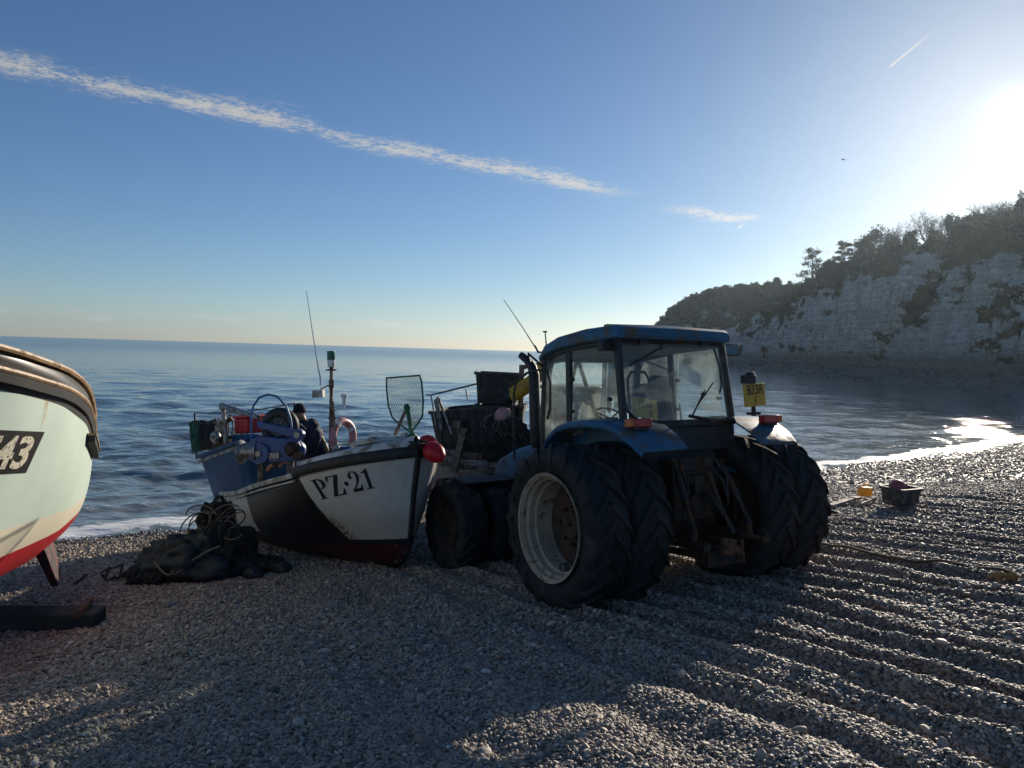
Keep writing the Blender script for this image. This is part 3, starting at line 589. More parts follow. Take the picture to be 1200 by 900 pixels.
# plate on its bracket above the right mudguard
b = MB(); b.tube([(.82, -.40, 1.83), (.82, -.40, 1.98)], .025, 8); b.box((.82, -.40, 1.86), (.12, .1, .03)); br = b.build('plate_bracket', [m_iron], trac, 30)
PMx = Matrix.Translation((.815, -.435, 2.065)) @ Matrix.Rotation(math.radians(-4), 4, 'Y') @ Matrix.Rotation(math.radians(90), 4, 'X')
b = MB(); b.box((0, 0, -.01), (.335, .25, .018), 0, PMx); pl_ = b.build('number_plate', [m_yel], br, 30, .004)
b = MB()
for txt, dy in (("B33R", .055), ("1", -.06)):
    V, Fc = text_mesh(txt, .155, 0, .0015, .78); b.add([(p.x, p.y+dy, .0035) for p in V], Fc, 0, PMx)
b.build('lettering', [m_ink], pl_, None)
b = MB(); b.box((.755, -.40, 2.24), (.15, .10, .10)); b.box((.79, -.40, 2.30), (.08, .08, .04)); b.build('plate_lamp', [m_black], br, 30, .012)
# second plate lying inside the rear window
PM2 = TM @ Matrix.Translation((-.40, .02, 1.945)) @ Matrix.Rotation(math.radians(8), 4, 'Y') @ Matrix.Rotation(math.radians(78), 4, 'X')
np_ = thing('number_plate', 'yellow number plate reading TB16 propped inside the rear cab window', 'number plate', PM2)
b = MB(); b.box((0, 0, 0), (.36, .22, .008)); b.build('plate_board', [m_yel], np_, 30)
b = MB()
for txt, dy in (("TB16", .045), ("B", -.06)):
    V, Fc = text_mesh(txt, .12, 0, .001, .8); b.add([(p.x+(.08 if txt == "B" else 0), p.y+dy, .0075) for p in V], Fc)
b.build('lettering', [m_ink], np_, None)
# ================================================================== boats
def smooth_interp(x, xp, fp):
    xp = np.array(xp, float); fp = np.array(fp, float); n = len(xp); h = np.diff(xp); d = np.diff(fp)/h
    m = np.zeros(n); m[0] = d[0]; m[-1] = d[-1]
    for i in range(1, n-1): m[i] = 0 if d[i-1]*d[i] <= 0 else (h[i-1]+h[i])/(h[i-1]/d[i-1]+h[i]/d[i])
    x = np.clip(np.asarray(x, float), xp[0], xp[-1]); i = np.clip(np.searchsorted(xp, x)-1, 0, n-2); t = (x-xp[i])/h[i]
    return (2*t**3-3*t*t+1)*fp[i]+(t**3-2*t*t+t)*h[i]*m[i]+(-2*t**3+3*t*t)*fp[i+1]+(t**3-t*t)*h[i]*m[i+1]
class Hull:
    """round-bilge open boat: stations u 0 (stern) to 1 (stem), t 0 (keel) to 1 (sheer)"""
    def __init__(s, xs, stem, keel, sheer, half, power, rake=0, flare=None):
        s.xs, s.stem, s.keel, s.sh, s.half, s.pw, s.rake, s.flare = xs, stem, keel, sheer, half, power, rake, flare
    def xl(s, u): return s.xs+(s.stem[1][-1]-s.xs)*u
    def P(s, u, t, side, off=0):
        zk = float(smooth_interp(s.xl(u), *s.keel)); zs = float(smooth_interp(s.xl(u), *s.sh)); n = float(np.interp(u, *s.pw)); b = float(smooth_interp(u, *s.half))
        a = t*pi/2; y = (b+off)*math.sin(a)**(2/n); w = 1-math.cos(a)**(2/n) if t < 1 else 1.0; z = zk+(zs-zk)*w
        if s.flare: y *= 1-float(np.interp(u, *s.flare))*(1-w)
        xst = float(np.interp(z, *s.stem)); x0 = s.xs-s.rake*max(0, z-.2)
        return Vector((x0+(xst+off-x0)*u, side*y, z))
    def mesh(s, name, mats, parent, nu=60, ntt=26, thick=.04):
        us = 1-(1-np.linspace(0, 1, nu))**1.5; b = MB(); rows = []
        for u in us:
            ts = [((k/ntt)**.9) for k in range(ntt, 0, -1)]
            rows.append([s.P(u, t, 1) for t in ts]+[s.P(u, 0, 1)]+[s.P(u, t, -1) for t in reversed(ts)])
        b.loft(rows, 0, False, False); n = len(rows[0]); m = n//2
        b.add(rows[0], [(k, k+1, n-2-k, n-1-k) if k+1 != n-2-k else (k, k+1, n-1-k) for k in range(m)], 0)
        o = b.build(name, mats, parent, 50); bm = bmesh.new(); bm.from_mesh(o.data); bmesh.ops.remove_doubles(bm, verts=bm.verts, dist=.0008); bmesh.ops.recalc_face_normals(bm, faces=bm.faces); bm.to_mesh(o.data); bm.free()
        d = o.data.attributes.new('below', 'FLOAT', 'POINT')
        d.data.foreach_set("value", [float(smooth_interp(v.co.x, *s.sh))-v.co.z for v in o.data.vertices])
        if thick:
            md = o.modifiers.new("shell", 'SOLIDIFY'); md.thickness = thick; md.offset = -1
        s.bvh = BVHTree.FromPolygons([v.co.copy() for v in o.data.vertices], [tuple(p.vertices) for p in o.data.polygons]); return o
    def rail(s, b, u0, u1, prof, sides=(1, -1), n=40, dz=0, m=0, t=1.0):
        """sweep a small (out, up) section along the sheer"""
        for sd in sides:
            rings = []
            for k in range(n+1):
                u = u0+(u1-u0)*(k/n if u1 < .99 else 1-(1-k/n)**1.6); p = s.P(u, t, sd); e = .004
                q = s.P(min(u+e, 1), t, sd)-s.P(max(u-e, 0), t, sd); nv = Vector((q.y, -q.x, 0))*(-sd); nv = nv.normalized() if nv.length > 1e-6 else Vector((1, 0, 0))
                if nv.y*sd < -.01: nv = -nv
                if u > .9995: nv = Vector((1, 0, 0))
                rings.append([p+nv*o_+Vector((0, 0, up+dz)) for o_, up in prof])
            b.loft(rings, m)
        return b
def hit(H, M, u, v, lift=.004):
    I = M.inverted(); o = I @ EYE; d = (I.to_3x3() @ ray(u, v)).normalized(); p, n, i, ds = H.bvh.ray_cast(o, d)
    if p is None: return None
    if n.dot(d) > 0: n = -n
    return p+n*lift
def decal(name, H, M, parent, V, Fc, px, mats, lift, sub=2):
    """lay flat shapes on the planking: px maps drawing coordinates to a sight line, the mark then sits on the hull itself"""
    bm = bmesh.new(); vs = [bm.verts.new(v) for v in V]
    for f in Fc:
        try: bm.faces.new([vs[i] for i in f])
        except ValueError: pass
    bmesh.ops.triangulate(bm, faces=bm.faces); bmesh.ops.subdivide_edges(bm, edges=bm.edges, cuts=sub, use_grid_fill=True)
    bad = []
    for v in bm.verts:
        p = hit(H, M, *px(v.co.x, v.co.y), lift)
        if p is None: bad.append(v)
        else: v.co = p
    bmesh.ops.delete(bm, geom=bad, context='VERTS'); me = bpy.data.meshes.new(name); bm.to_mesh(me); bm.free(); me.materials.append(mats)
    o = bpy.data.objects.new(name, me); COL.objects.link(o); o.parent = parent; return o
def bilin(tl, tr, br, bl):
    def f(a, b):
        u0 = tl[0]+(tr[0]-tl[0])*a; v0 = tl[1]+(tr[1]-tl[1])*a; u1 = bl[0]+(br[0]-bl[0])*a; v1 = bl[1]+(br[1]-bl[1])*a
        return u1+(u0-u1)*b, v1+(v0-v1)*b
    return f

# ---- the PZ boat
BM = frame(-2.684, 11.334, math.radians(-52))
def L(u, v, y): return local_of(BM, u, v, 1, y)
HP = Hull(-2.42, ([-.10, 0, .06, .14, .25, .5, 1.0, 1.5, 1.7], [1.75, 1.98, 2.15, 2.29, 2.37, 2.44, 2.55, 2.70, 2.76]),
          ([-2.5, -1, 1.2, 2.8], [.06, .0, -.03, -.08]),
          ([-2.6, -1.9, -.9, .1, 1.35, 2.1, 2.8], [.86, .79, .86, 1.02, 1.21, 1.35, 1.46]),
          ([0, .3, .6, .76, .86, .93, .975, 1], [.86, .97, 1.0, .95, .78, .53, .26, .02]), ([0, .5, .75, 1], [3.2, 2.9, 2.3, 1.9]), .18, ([0, .5, .8, 1], [.06, .08, .22, .3]))
m_hull, nt = nodes_of("painted_hull"); s = NT(nt); co = s.coord(); X, Y, Z = s.xyz(co)
nz = s.noise(co, 5, 6, .65); nf = s.noise(co, 22, 5, .65)
jit = s.math('MULTIPLY', s.math('SUBTRACT', nz, .5), .10)
white = s.mix(s.step(nz, .3, .75), (.66,.64,.58), (.56,.53,.46))
yel = s.step(s.math('ADD', s.math('MULTIPLY', Z, -1), s.math('MULTIPLY', nf, .3)), -.78, -.42); white = s.mix(s.math('MULTIPLY', yel, .5), white, (.36,.30,.20))
str_ = s.step(s.noise(s.scale(co, (9, 9, .5)), 1.0, 5, .6), .58, .72); white = s.mix(s.math('MULTIPLY', str_, .28), white, (.30,.22,.13))
# tarred panel amidships with a ragged slanting forward edge, green slime along it
xr = s.math('ADD', s.math('ADD', X, s.math('MULTIPLY', Z, .536)), jit); inP = s.math('MULTIPLY', s.math('SUBTRACT', 1.0, s.step(xr, PANF-.02, PANF+.02)), s.step(s.math('ADD', s.math('ADD', X, s.math('MULTIPLY', Z, .31)), s.math('MULTIPLY', jit, 1.5)), PANA-.02, PANA+.02))
slime = s.math('MULTIPLY', s.math('MULTIPLY', s.step(xr, PANF-.05, PANF), s.math('SUBTRACT', 1.0, s.step(xr, PANF+.05, PANF+.22))), s.math('MULTIPLY', s.step(nf, .42, .55), s.math('SUBTRACT', 1.0, s.step(Z, .5, .85))))
tar = s.mix(s.step(nf, .66, .72), (.012,.013,.015), (.05,.05,.05))
c = s.mix(s.math('MULTIPLY', slime, .9), white, (.05,.055,.02)); c = s.mix(inP, c, tar)
# dark boot line and chipped maroon bottom
zl = s.math('SUBTRACT', Z, s.math('ADD', .30, s.math('MULTIPLY', X, .033)))
boot = s.math('SUBTRACT', 1.0, s.step(zl, .035, .045)); c = s.mix(boot, c, (.016,.017,.02))
mar = s.mix(s.step(nz, .3, .7), (.075,.014,.018), (.05,.010,.014))
chips = s.step(s.math('ADD', nf, s.math('MULTIPLY', s.step(s.math('SUBTRACT', s.math('MULTIPLY', X, .55), s.math('MULTIPLY', Z, .8)), .98, 1.32), .38)), .70, .73); low = s.math('SUBTRACT', 1.0, s.step(Z, .03, .10))
chips = s.math('MAXIMUM', chips, s.math('MULTIPLY', s.math('MULTIPLY', low, s.step(X, .9, 1.4)), s.step(nz, .50, .54))); mar = s.mix(chips, mar, (.48,.46,.40))
c = s.mix(s.math('SUBTRACT', 1.0, s.step(zl, -.035, -.028)), c, mar)
p = s.pbsdf(c, .42, 0, s.bump(s.math('ADD', nf, s.math('MULTIPLY', chips, -.4)), .2, .004)); s.out(p.outputs[0])
m_white = mat("white_gelcoat", (.62,.61,.57), .45, 0, .12, 3, (.22,.17,.11), .5, 5, .15, 40)
m_rub = mat("black_rubber", (.016,.017,.018), .55, 0, .3, 6, (.05,.048,.045), .1, 8)
m_wood = mat("weathered_wood", (.20,.155,.11), .75, 0, .3, 6, (.07,.055,.045), .45, 7, .4, 30)
m_galv = mat("galvanised_steel", (.32,.32,.31), .45, .6, .25, 7, (.16,.09,.05), .4, 8)
m_rustpole = mat("rust_streaked_pole", (.26,.20,.16), .6, .2, .3, 8, (.14,.06,.03), .6, 9)
m_hyd = mat("hydraulic_blue", (.028,.085,.26), .45, 0, .25, 6, (.20,.19,.18), .22, 9, .15, 40)
m_tub = mat("blue_tub_plastic", (.007,.070,.165), .5, 0, .25, 4, (.06,.08,.10), .2, 6)
m_redp, nt = nodes_of("red_float_vinyl"); s = NT(nt); p = s.pbsdf((.60,.03,.04), .35); tl = s.n('ShaderNodeBsdfTranslucent'); tl.inputs[0].default_value = (.75,.06,.06,1); mx = s.n('ShaderNodeMixShader'); mx.inputs[0].default_value = .35; s.l.new(p.outputs[0], mx.inputs[1]); s.l.new(tl.outputs[0], mx.inputs[2]); s.out(mx.outputs[0])
m_redcan = mat("red_plastic", (.50,.02,.025), .4, 0, .15, 5)
m_pinkbuoy = mat("faded_pink_vinyl", (.62,.27,.25), .4, 0, .1, 4, (.4,.15,.14), .3, 6)
m_green = mat("green_twine", (.03,.14,.085), .7, 0, .3, 20)
m_netd = mat("dark_net_twine", (.030,.033,.032), .85, 0, .4, 12, (.09,.075,.05), .4, 16, .6, 60)
m_rope = mat("faded_rope", (.17,.14,.09), .8, 0, .3, 30)
m_ropeb = mat("blue_hose", (.04,.16,.36), .45, 0, .15, 10)
m_white2 = mat("lamp_white", (.72,.74,.72), .3, 0, .05, 8)
m_lens = mat("green_lens", (.02,.12,.075), .2, 0, .1, 8)

pz = thing('fishing_boat', 'small white open fishing boat numbered PZ 21, one side tarred black', 'fishing boat', BM)
ho = HP.mesh('hull', [m_hull], pz)
b = MB(); HP.rail(b, .735, 1.0, [(-.01, 0), (.045, -.02), (.062, .02), (.062, .085), (.04, .115), (-.01, .12)]); b.build('rubbing_strake', [m_rub], pz, 40)
b = MB(); HP.rail(b, 0, .735, [(-.07, -.005), (.035, -.02), (.05, .01), (.045, .045), (-.07, .05)]); HP.rail(b, .0, .735, [(0, -.075), (.03, -.075), (.034, -.05), (0, -.045)]); b.build('gunwale', [m_white], pz, 40)
# foredeck, coaming and hatch
b = MB(); rings = []
for k in range(22):
    u = .74+.258*(1-(1-k/21)**1.5); a_, c_ = HP.P(u, 1, -1), HP.P(u, 1, 1); w = a_.y
    r = [Vector((a_.x, a_.y*.97, a_.z+.11)), Vector((a_.x, a_.y*.95, a_.z+.17)), Vector((a_.x, a_.y*.88, a_.z+.195))]
    mid = [Vector((a_.x, a_.y*q, a_.z+.195+.05*(1-q*q))) for q in (.5, 0, -.5)]
    rings.append(r+mid+[Vector((p.x, -p.y, p.z)) for p in reversed(r)])
b.loft(rings, 0, False); q = rings[0]; lowp = [HP.P(.74, t_k, sd_)*.93 for sd_, ts_ in ((1, (.95, .8, .65, .5, .4)), (-1, (.4, .5, .65, .8, .95))) for t_k in ts_]; lowp = [Vector((q[0].x, p_.y, p_.z)) for p_ in lowp]; b.add(q+lowp, [tuple(range(len(q)+len(lowp)))]); b.build('foredeck', [m_white], pz, 40)
b = MB(); T = Matrix.Translation((2.0, -.12, 1.63)) @ Matrix.Rotation(-.12, 4, 'Y'); b.box((0, 0, 0), (.62, .6, .07), 0, T); b.build('hatch', [m_white], pz, 30, .025, 3)
b = MB(); pts = [HP.P(1, k/14, 1)+Vector((.014, 0, 0)) for k in range(15)]; b.loft([[p+Vector((0, -.035, 0)), p+Vector((.02, -.02, 0)), p+Vector((.02, .02, 0)), p+Vector((0, .035, 0))] for p in pts]); b.build('stem_band', [m_rub], pz, 40)
b = MB(); b.box((-.5, 0, .37), (2.6, 1.16, .04)); b.box((.55, 0, .8), (.28, 1.66, .05)); b.box((-1.0, 0, .62), (.26, 1.6, .05)); b.build('floor_boards', [m_wood], pz, 30)
b = MB(); b.hexa([(-2.50, -.86, .72), (-2.50, .86, .72), (-2.43, .86, .72), (-2.43, -.86, .72)], [(-2.80, -.80, 1.32), (-2.80, .80, 1.32), (-2.73, .80, 1.32), (-2.73, -.80, 1.32)]); b.box((-2.63, -.80, 1.02), (.09, .10, .62), rot=(0, -.48, 0)); b.box((-2.77, 0, 1.34), (.12, 1.72, .05), rot=(0, -.1, 0)); b.build('transom', [m_white], pz, 30, .012)
b = MB()
for sd in (-1, 1):
    b.tube([(-.9, sd*.42, .02), (.3, sd*.45, -.02), (1.2, sd*.36, .0)], .03, 6)
b.tube([(-2.3, 0, .05), (0, 0, -.04), (1.6, 0, -.09), (1.98, 0, -.02)], .035, 6); b.build('keel', [m_wood], pz, 40)
# registration letters, PZ . 21, a roman face
GV, GF = [], []
def strip(pl, pr_):
    o = len(GV); n = len(pl); GV.extend([(x, y, 0) for x, y in pl]+[(x, y, 0) for x, y in pr_]); GF.extend([(o+i, o+i+1, o+n+i+1, o+n+i) for i in range(n-1)])
def rect(x0, y0, x1, y1): strip([(x0, y0), (x0, y1)], [(x1, y0), (x1, y1)])
def arc(cx, cy, ro, ri, a0, a1, n=12, c2=None):
    c2 = c2 or (cx, cy); A = [math.radians(a0+(a1-a0)*k/n) for k in range(n+1)]
    strip([(cx+ro[0]*math.cos(a), cy+ro[1]*math.sin(a)) for a in A], [(c2[0]+ri[0]*math.cos(a), c2[1]+ri[1]*math.sin(a)) for a in A])
def shift(dx, fn):
    o = len(GV); fn()
    for i in range(o, len(GV)): GV[i] = (GV[i][0]+dx, GV[i][1], 0)
def gP(): rect(.12, .04, .31, .96); rect(0, 0, .43, .045); rect(0, .955, .34, 1.0); arc(.33, .735, (.37, .265), (.17, .215), 90, -90)
def gZ():
    strip([(.50, .95), (.02, .05)], [(.74, .95), (.26, .05)]); rect(.04, .945, .74, 1.0); rect(.02, 0, .78, .055); strip([(.04, 1.0), (.02, .72)], [(.20, .95), (.05, .72)]); strip([(.56, .05), (.76, .30)], [(.78, 0), (.80, .30)])
def gD(): arc(.12, .48, (.115, .115), (.002, .002), 0, 360, 16)
def g2():
    arc(.31, .71, (.31, .29), (.14, .245), 165, -20, 14); strip([(.602, .61), (.50, .42), (.30, .24), (.03, .03)], [(.442, .626), (.36, .42), (.20, .24), (.03, .13)]); rect(.03, 0, .60, .16); strip([(.50, .15), (.62, .30)], [(.60, 0), (.66, .30)]); arc(.13, .74, (.10, .10), (.002, .002), 0, 360, 12)
def g1(): rect(.17, .04, .36, .92); rect(.02, 0, .50, .045); strip([(.0, .84), (.36, 1.0)], [(.0, .79), (.30, .80)])
shift(0, gP); shift(.80, gZ); shift(1.70, gD); shift(2.02, g2); shift(2.82, g1)
f_ = bilin((363, 563), (432, 547.5), (440, 571.5), (377, 585.5))
decal('registration_lettering', HP, BM, pz, [(x/3.34, y, 0) for x, y, z in GV], GF, f_, m_ink, .005, 1)
# mast with lamps
mB, mT = Vector((.10, .02, .6)), Vector((.27, .02, 2.66))
b = MB(); b.tube([mB, mT], [.034, .026], 10); b.tube([Vector((.22, .10, .6)), Vector((.24, .06, 1.75)), Vector((.25, .04, 2.2))], .02, 8)
for z in (1.3, 1.6, 1.95): b.box((mB.x+(z-.6)*.082+.01, .03, z), (.09, .08, .035))
b.box((.25, .02, 2.46), (.07, .05, .12)); mast = b.build('mast', [m_rustpole], pz, 40)
b = MB(); Tm = Matrix.Translation(mT) @ Matrix.Rotation(-pi/2, 4, 'Y'); b.lathe([(.001, 0), (.085, 0), (.085, .015), (.03, .02), (.03, .05)], 16, 0, Tm); b.build('lamp_bracket', [m_iron], mast, 40)
b = MB(); b.lathe([(.05, .05), (.055, .06), (.055, .15), (.05, .155)], 16, 0, Tm); b.lathe([(.055, .155), (.058, .16), (.058, .27), (.055, .285), (.001, .29)], 16, 1, Tm); b.build('mast_lamp', [m_white2, m_lens], mast, 40)
dr = Vector((.66, .75, 0))                                                           # across the picture as seen from the bow
b = MB(); p0 = mT+Vector((-.01, 0, -.20)); b.tube([p0, p0-dr*.17+Vector((0, 0, -.07))], .014, 6); b.box(p0-dr*.2+Vector((0, 0, -.14)), (.16, .12, .11), rot=(0, 0, .85)); b.build('deck_lamp', [m_white], mast, 30, .01)
b = MB(); p1 = Vector((.225, .02, 2.05)); b.tube([p1, p1+dr*.2+Vector((0, 0, .06)), p1+dr*.2+Vector((0, 0, .2))], .013, 6); b.lathe([(.001, 0), (.03, 0), (.03, .1), (.05, .11), (.05, .15), (.001, .165)], 12, 0, Matrix.Translation(p1+dr*.2+Vector((0, 0, .10))) @ Matrix.Rotation(-pi/2, 4, 'Y')); b.build('gps_aerial', [m_white2], mast, 40)
a0 = mT-dr*.16+Vector((-.02, 0, -.22)); a1 = L(359, 341, .0)
b = MB(); b.tube([a0, a0+Vector((0, 0, .1)), a0.lerp(a1, .3), a1], [.016, .015, .009, .005], 6); b.build('whip_aerial', [m_white2], mast, 40)
b = MB(); c = L(352, 545, -.1); b.box(Vector((.28, .2, 1.15)), (.14, .12, .75)); b.build('blue_post', [m_hyd], pz, 30, .01)
# net hauler on the starboard gunwale
e1 = Vector((.70, .71, .0)).normalized(); nrm = Vector((.71, -.70, 0)).normalized()    # e1 along the plate, nrm towards the bow
Wc = L(325, 528, -.70); WM = Matrix((( e1.x, nrm.x, 0, Wc.x), (e1.y, nrm.y, 0, Wc.y), (0, 0, 1, Wc.z), (0, 0, 0, 1)))   # plate frame: x along, y out, z up
hau = bpy.data.objects.new('net_hauler', None); COL.objects.link(hau); hau.parent = pz; hau.matrix_local = WM
def HW(name, b, m, sm=40, bev=0): return b.build(name, m, hau, sm, bev)
RY = Matrix.Rotation(pi/2, 4, 'Z')                                                   # lathe axis x -> y
b = MB(); pts = [(-.24+.19*math.cos(a), .19*math.sin(a)-.03) for a in np.linspace(pi/2, 3*pi/2, 12)]+[(.25+.17*math.cos(a), .16*math.sin(a)-.0) for a in np.linspace(-pi/2, pi/2, 12)]
b.prism([(x, -z) for x, z in pts], -.06, .06, 0, Matrix.Rotation(pi/2, 4, 'X')); HW('housing', b, [m_hyd], 40, .015)
b = MB(); b.disc((0, 0, 0), .155, .0, .11, 28, 0, Matrix.Translation((-.24, 0, -.03)) @ RY); HW('gear_cover', b, [m_hyd], 40, .008)
b = MB(); b.disc((0, 0, 0), .145, 0, .12, 28, 0, Matrix.Translation((.25, 0, .02)) @ RY); HW('gear_cover', b, [m_hyd], 40, .008)
b = MB(); b.disc((0, 0, 0), .045, .1, .14, 16, 0, Matrix.Translation((-.24, 0, -.03)) @ RY); HW('hub_bolt', b, [m_galv], 40)
b = MB(); b.lathe([(.001, .1), (.10, .1), (.11, .16), (.07, .19), (.06, .26), (.001, .26)], 20, 0, Matrix.Translation((.28, 0, .02)) @ RY); b.disc((0, 0, 0), .07, .1, .22, 14, 0, Matrix.Translation((.38, 0, -.08)) @ RY); HW('hydraulic_motor', b, [m_iron], 40)
b = MB(); b.lathe([(.001, -.62), (.165, -.62), (.175, -.60), (.165, -.58), (.13, -.55), (.13, -.38), (.165, -.36), (.165, -.33), (.001, -.33)], 26, 0, Matrix.Translation((.05, 0, -.0))); HW('drum', b, [m_galv], 35)
b = MB(); b.box((-.02, .075, -.07), (.17, .03, .09)); HW('data_plate', b, [m_galv], 30, .006)
for x in (-.26, .18): b = MB(); b.box((x, -.02, -.42), (.09, .08, .55)); HW('bracket', b, [m_wood], 30, .01)
tc = Vector((-.02, -.16, .34)); TT = Matrix.Translation(tc) @ RY
b = MB(); R0, r0 = .205, .085; b.lathe([(R0+r0*math.cos(a), r0*1.05*math.sin(a)) for a in np.linspace(0, 2*pi, 16, endpoint=False)], 36, 0, TT, True); wt = HW('hauling_tyre', b, [m_rub], 60)
b = MB(); b.lathe([(.001, .03), (.05, .06), (.06, .03), (.115, .05), (.135, .075), (.145, .06), (.14, -.06)], 28, 0, TT)
for k in range(6):
    a = k*pi/3; b.box(tc+Vector((.085*math.cos(a), .045, .085*math.sin(a))), (.06, .02, .02), rot=(0, -a, 0))
o = b.build('rim', [m_galv], wt, 35)
b = MB(); q0, q1 = Vector((-.28, .02, .40)), Vector((.36, .04, .22)); b.hexa([q0+Vector((0, -.03, -.05)), q0+Vector((0, .03, -.05)), q0+Vector((0, .03, .04)), q0+Vector((0, -.03, .04))], [q1+Vector((0, -.03, -.08)), q1+Vector((0, .03, -.08)), q1+Vector((0, .03, .06)), q1+Vector((0, -.03, .06))]); b.disc((0, 0, 0), .085, -.02, .09, 20, 0, Matrix.Translation(q1) @ RY); HW('tension_arm', b, [m_hyd], 40, .01)
b = MB(); b.disc((0, 0, 0), .045, .09, .12, 12, 0, Matrix.Translation(q1) @ RY); HW('pivot_bolt', b, [m_galv], 40)
hp = [(-.36, .03, -.05), (-.375, .03, .2), (-.37, .03, .5), (-.34, .02, .66), (-.25, .01, .78), (-.12, .0, .82), (.02, -.01, .78), (.14, -.02, .64), (.20, -.03, .45), (.22, -.03, .2)]
b = MB(); q = []
for i in range(len(hp)-1):
    for t in (0, .5): q.append(Vector(hp[i]).lerp(Vector(hp[i+1]), t))
b.tube(q, .017, 8); HW('hoop', b, [m_ropeb], 60)

# loose gear aboard (each a thing of its own)
def putM(p, rz=0, rx=0, ry=0): return BM @ Matrix.Translation(p) @ Matrix.Rotation(rz, 4, 'Z') @ Matrix.Rotation(rx, 4, 'X') @ Matrix.Rotation(ry, 4, 'Y')
def tub_mesh(w, d, h, taper=.82, lip=.035, th=.025, ribs=0):
    b = MB(); rr = min(w, d)*.14
    def rr_ring(sx, sy, z):
        out = []
        for cx, cy, a0 in ((1, 1, 0), (-1, 1, 90), (-1, -1, 180), (1, -1, 270)):
            for k in range(4):
                a = math.radians(a0+k*30); out.append((cx*(sx/2-rr)+rr*math.cos(a), cy*(sy/2-rr)+rr*math.sin(a), z))
        return out
    b.loft([rr_ring(w*taper, d*taper, 0), rr_ring(w*(taper+1)/2, d*(taper+1)/2, h*.5), rr_ring(w, d, h-.05), rr_ring(w+lip*2, d+lip*2, h-.05), rr_ring(w+lip*2, d+lip*2, h), rr_ring(w-th, d-th, h), rr_ring(w*taper-th*2, d*taper-th*2, th)])
    for k in range(ribs):
        x = -w*.36+w*.72*k/max(1, ribs-1)
        for sd in (-1, 1): b.hexa([(x-.02, sd*(d*taper/2-.005), .03), (x+.02, sd*(d*taper/2-.005), .03), (x+.02, sd*(d*taper/2+.012), .03), (x-.02, sd*(d*taper/2+.012), .03)], [(x-.02, sd*(d/2-.012), h-.06), (x+.02, sd*(d/2-.012), h-.06), (x+.02, sd*(d/2+.012), h-.06), (x-.02, sd*(d/2+.012), h-.06)])
    return b
t_ = thing('fish_tub', 'large blue plastic fish tub in the stern of the white PZ boat', 'tub', putM((-1.72, -.50, .82), .14, .05, -.17)); tub_mesh(1.50, .98, .76, .84, .04, .03).build('tub_body', [m_tub], t_, 40)
b = MB(); b.tube([(.55, .3, .1), (.55, .3, .55)], .02, 6); b.box((0, -.487, .655), (1.5, .02, .05)); b.build('rim_band', [m_galv], t_, 40)
rb = thing('storage_box', 'bright red plastic box beyond the blue fish tub', 'box', putM(tuple(L(292, 500, -.30)-Vector((0, 0, .08))), .2)); b = MB(); b.box((0, 0, .1), (.42, .34, .26)); b.build('box_body', [m_redcan], rb, 30, .04, 3); b = MB(); b.box((0, 0, .25), (.45, .37, .06)); b.build('lid', [m_redcan], rb, 30, .02)
b = MB(); b.box((0, 0, -.2), (.5, .4, .3)); tag(b.build('blue_crate', [m_tub], None, 30, .03), 'dark blue crate under the bright red box in the stern', 'crate').matrix_world = rb.matrix_world
# the man at work
FWD = Vector((-.616, -.788, 0)); SIDE = Vector((.788, -.616, 0)); UP = Vector((0, 0, 1))
man = thing('person', 'man in black beanie and navy hooded jacket bending over the net hauler', 'person', putM((.02, .12, .39)))
O = Vector((.02, .12, .39)); pel = L(371, 552, .05)-O; pel.z = 0.90
hd = L(351, 484, -.27)-O
FH = (FWD*.8+SIDE*.6).normalized(); SH = UP.cross(FH)
def fuse(o, vox, it=3):
    r = o.modifiers.new("fuse", 'REMESH'); r.mode = 'VOXEL'; r.voxel_size = vox; r.use_smooth_shade = True
    if it: sm = o.modifiers.new("soften", 'SMOOTH'); sm.iterations = it; sm.factor = .5
    return o
chest = pel.lerp(hd, .55)-FWD*.05; neck = pel.lerp(hd, .80)-FWD*.03
shL, shR = neck-UP*.07+SIDE*.19, neck-UP*.07-SIDE*.19
haL = L(319, 545, -.52)-O; haR = L(333, 540, -.25)-O
elL = shL.lerp(haL, .48)-UP*.10-FWD*.02; elR = shR.lerp(haR, .48)-UP*.10-SIDE*.04
hipL, hipR = pel+SIDE*.09, pel-SIDE*.09
kneeL, kneeR = Vector((hipL.x, hipL.y, .48))+FWD*.07+SIDE*.02, Vector((hipR.x, hipR.y, .48))+FWD*.05-SIDE*.02
anL, anR = Vector((kneeL.x, kneeL.y, .08))-FWD*.05, Vector((kneeR.x, kneeR.y, .08))-FWD*.04
m_skin = mat("skin", (.42, .24, .17), .5, 0, .08, 20); m_navy = mat("navy_jacket", (.018, .024, .045), .8, 0, .25, 10, (.10,.09,.08), .25, 8); m_beanie = mat("black_wool", (.012,.012,.014), .9, 0, .2, 40, None, 0, 5, .5, 80)
m_oil = mat("oilskin", (.30, .23, .12), .5, 0, .25, 7, (.10,.08,.06), .4, 7); m_boot = mat("rubber_boot", (.02,.022,.02), .5)
b = MB()
b.tube([pel-UP*.08, pel+UP*.05, pel.lerp(chest, .6), chest, neck-UP*.05], [.12, .135, .125, .15, .10], 14)
b.tube([neck-UP*.08, neck.lerp(hd, .5), hd-UP*.02], [.065, .055, .055], 12)
b.ball(hd, (.078, .078, .105), 12); b.ball(hd-UP*.05+FH*.025, (.055, .055, .055), 10)                     # skull and jaw
b.tube([hd+FH*.075+UP*.012, hd+FH*.103-UP*.018, hd+FH*.082-UP*.03], [.010, .016, .012], 8)             # nose
b.tube([hd+FH*.083-UP*.048-SH*.022, hd+FH*.087-UP*.047, hd+FH*.083-UP*.048+SH*.022], [.006, .010, .006], 6); b.ball(hd+FH*.07-UP*.085, .024, 6)
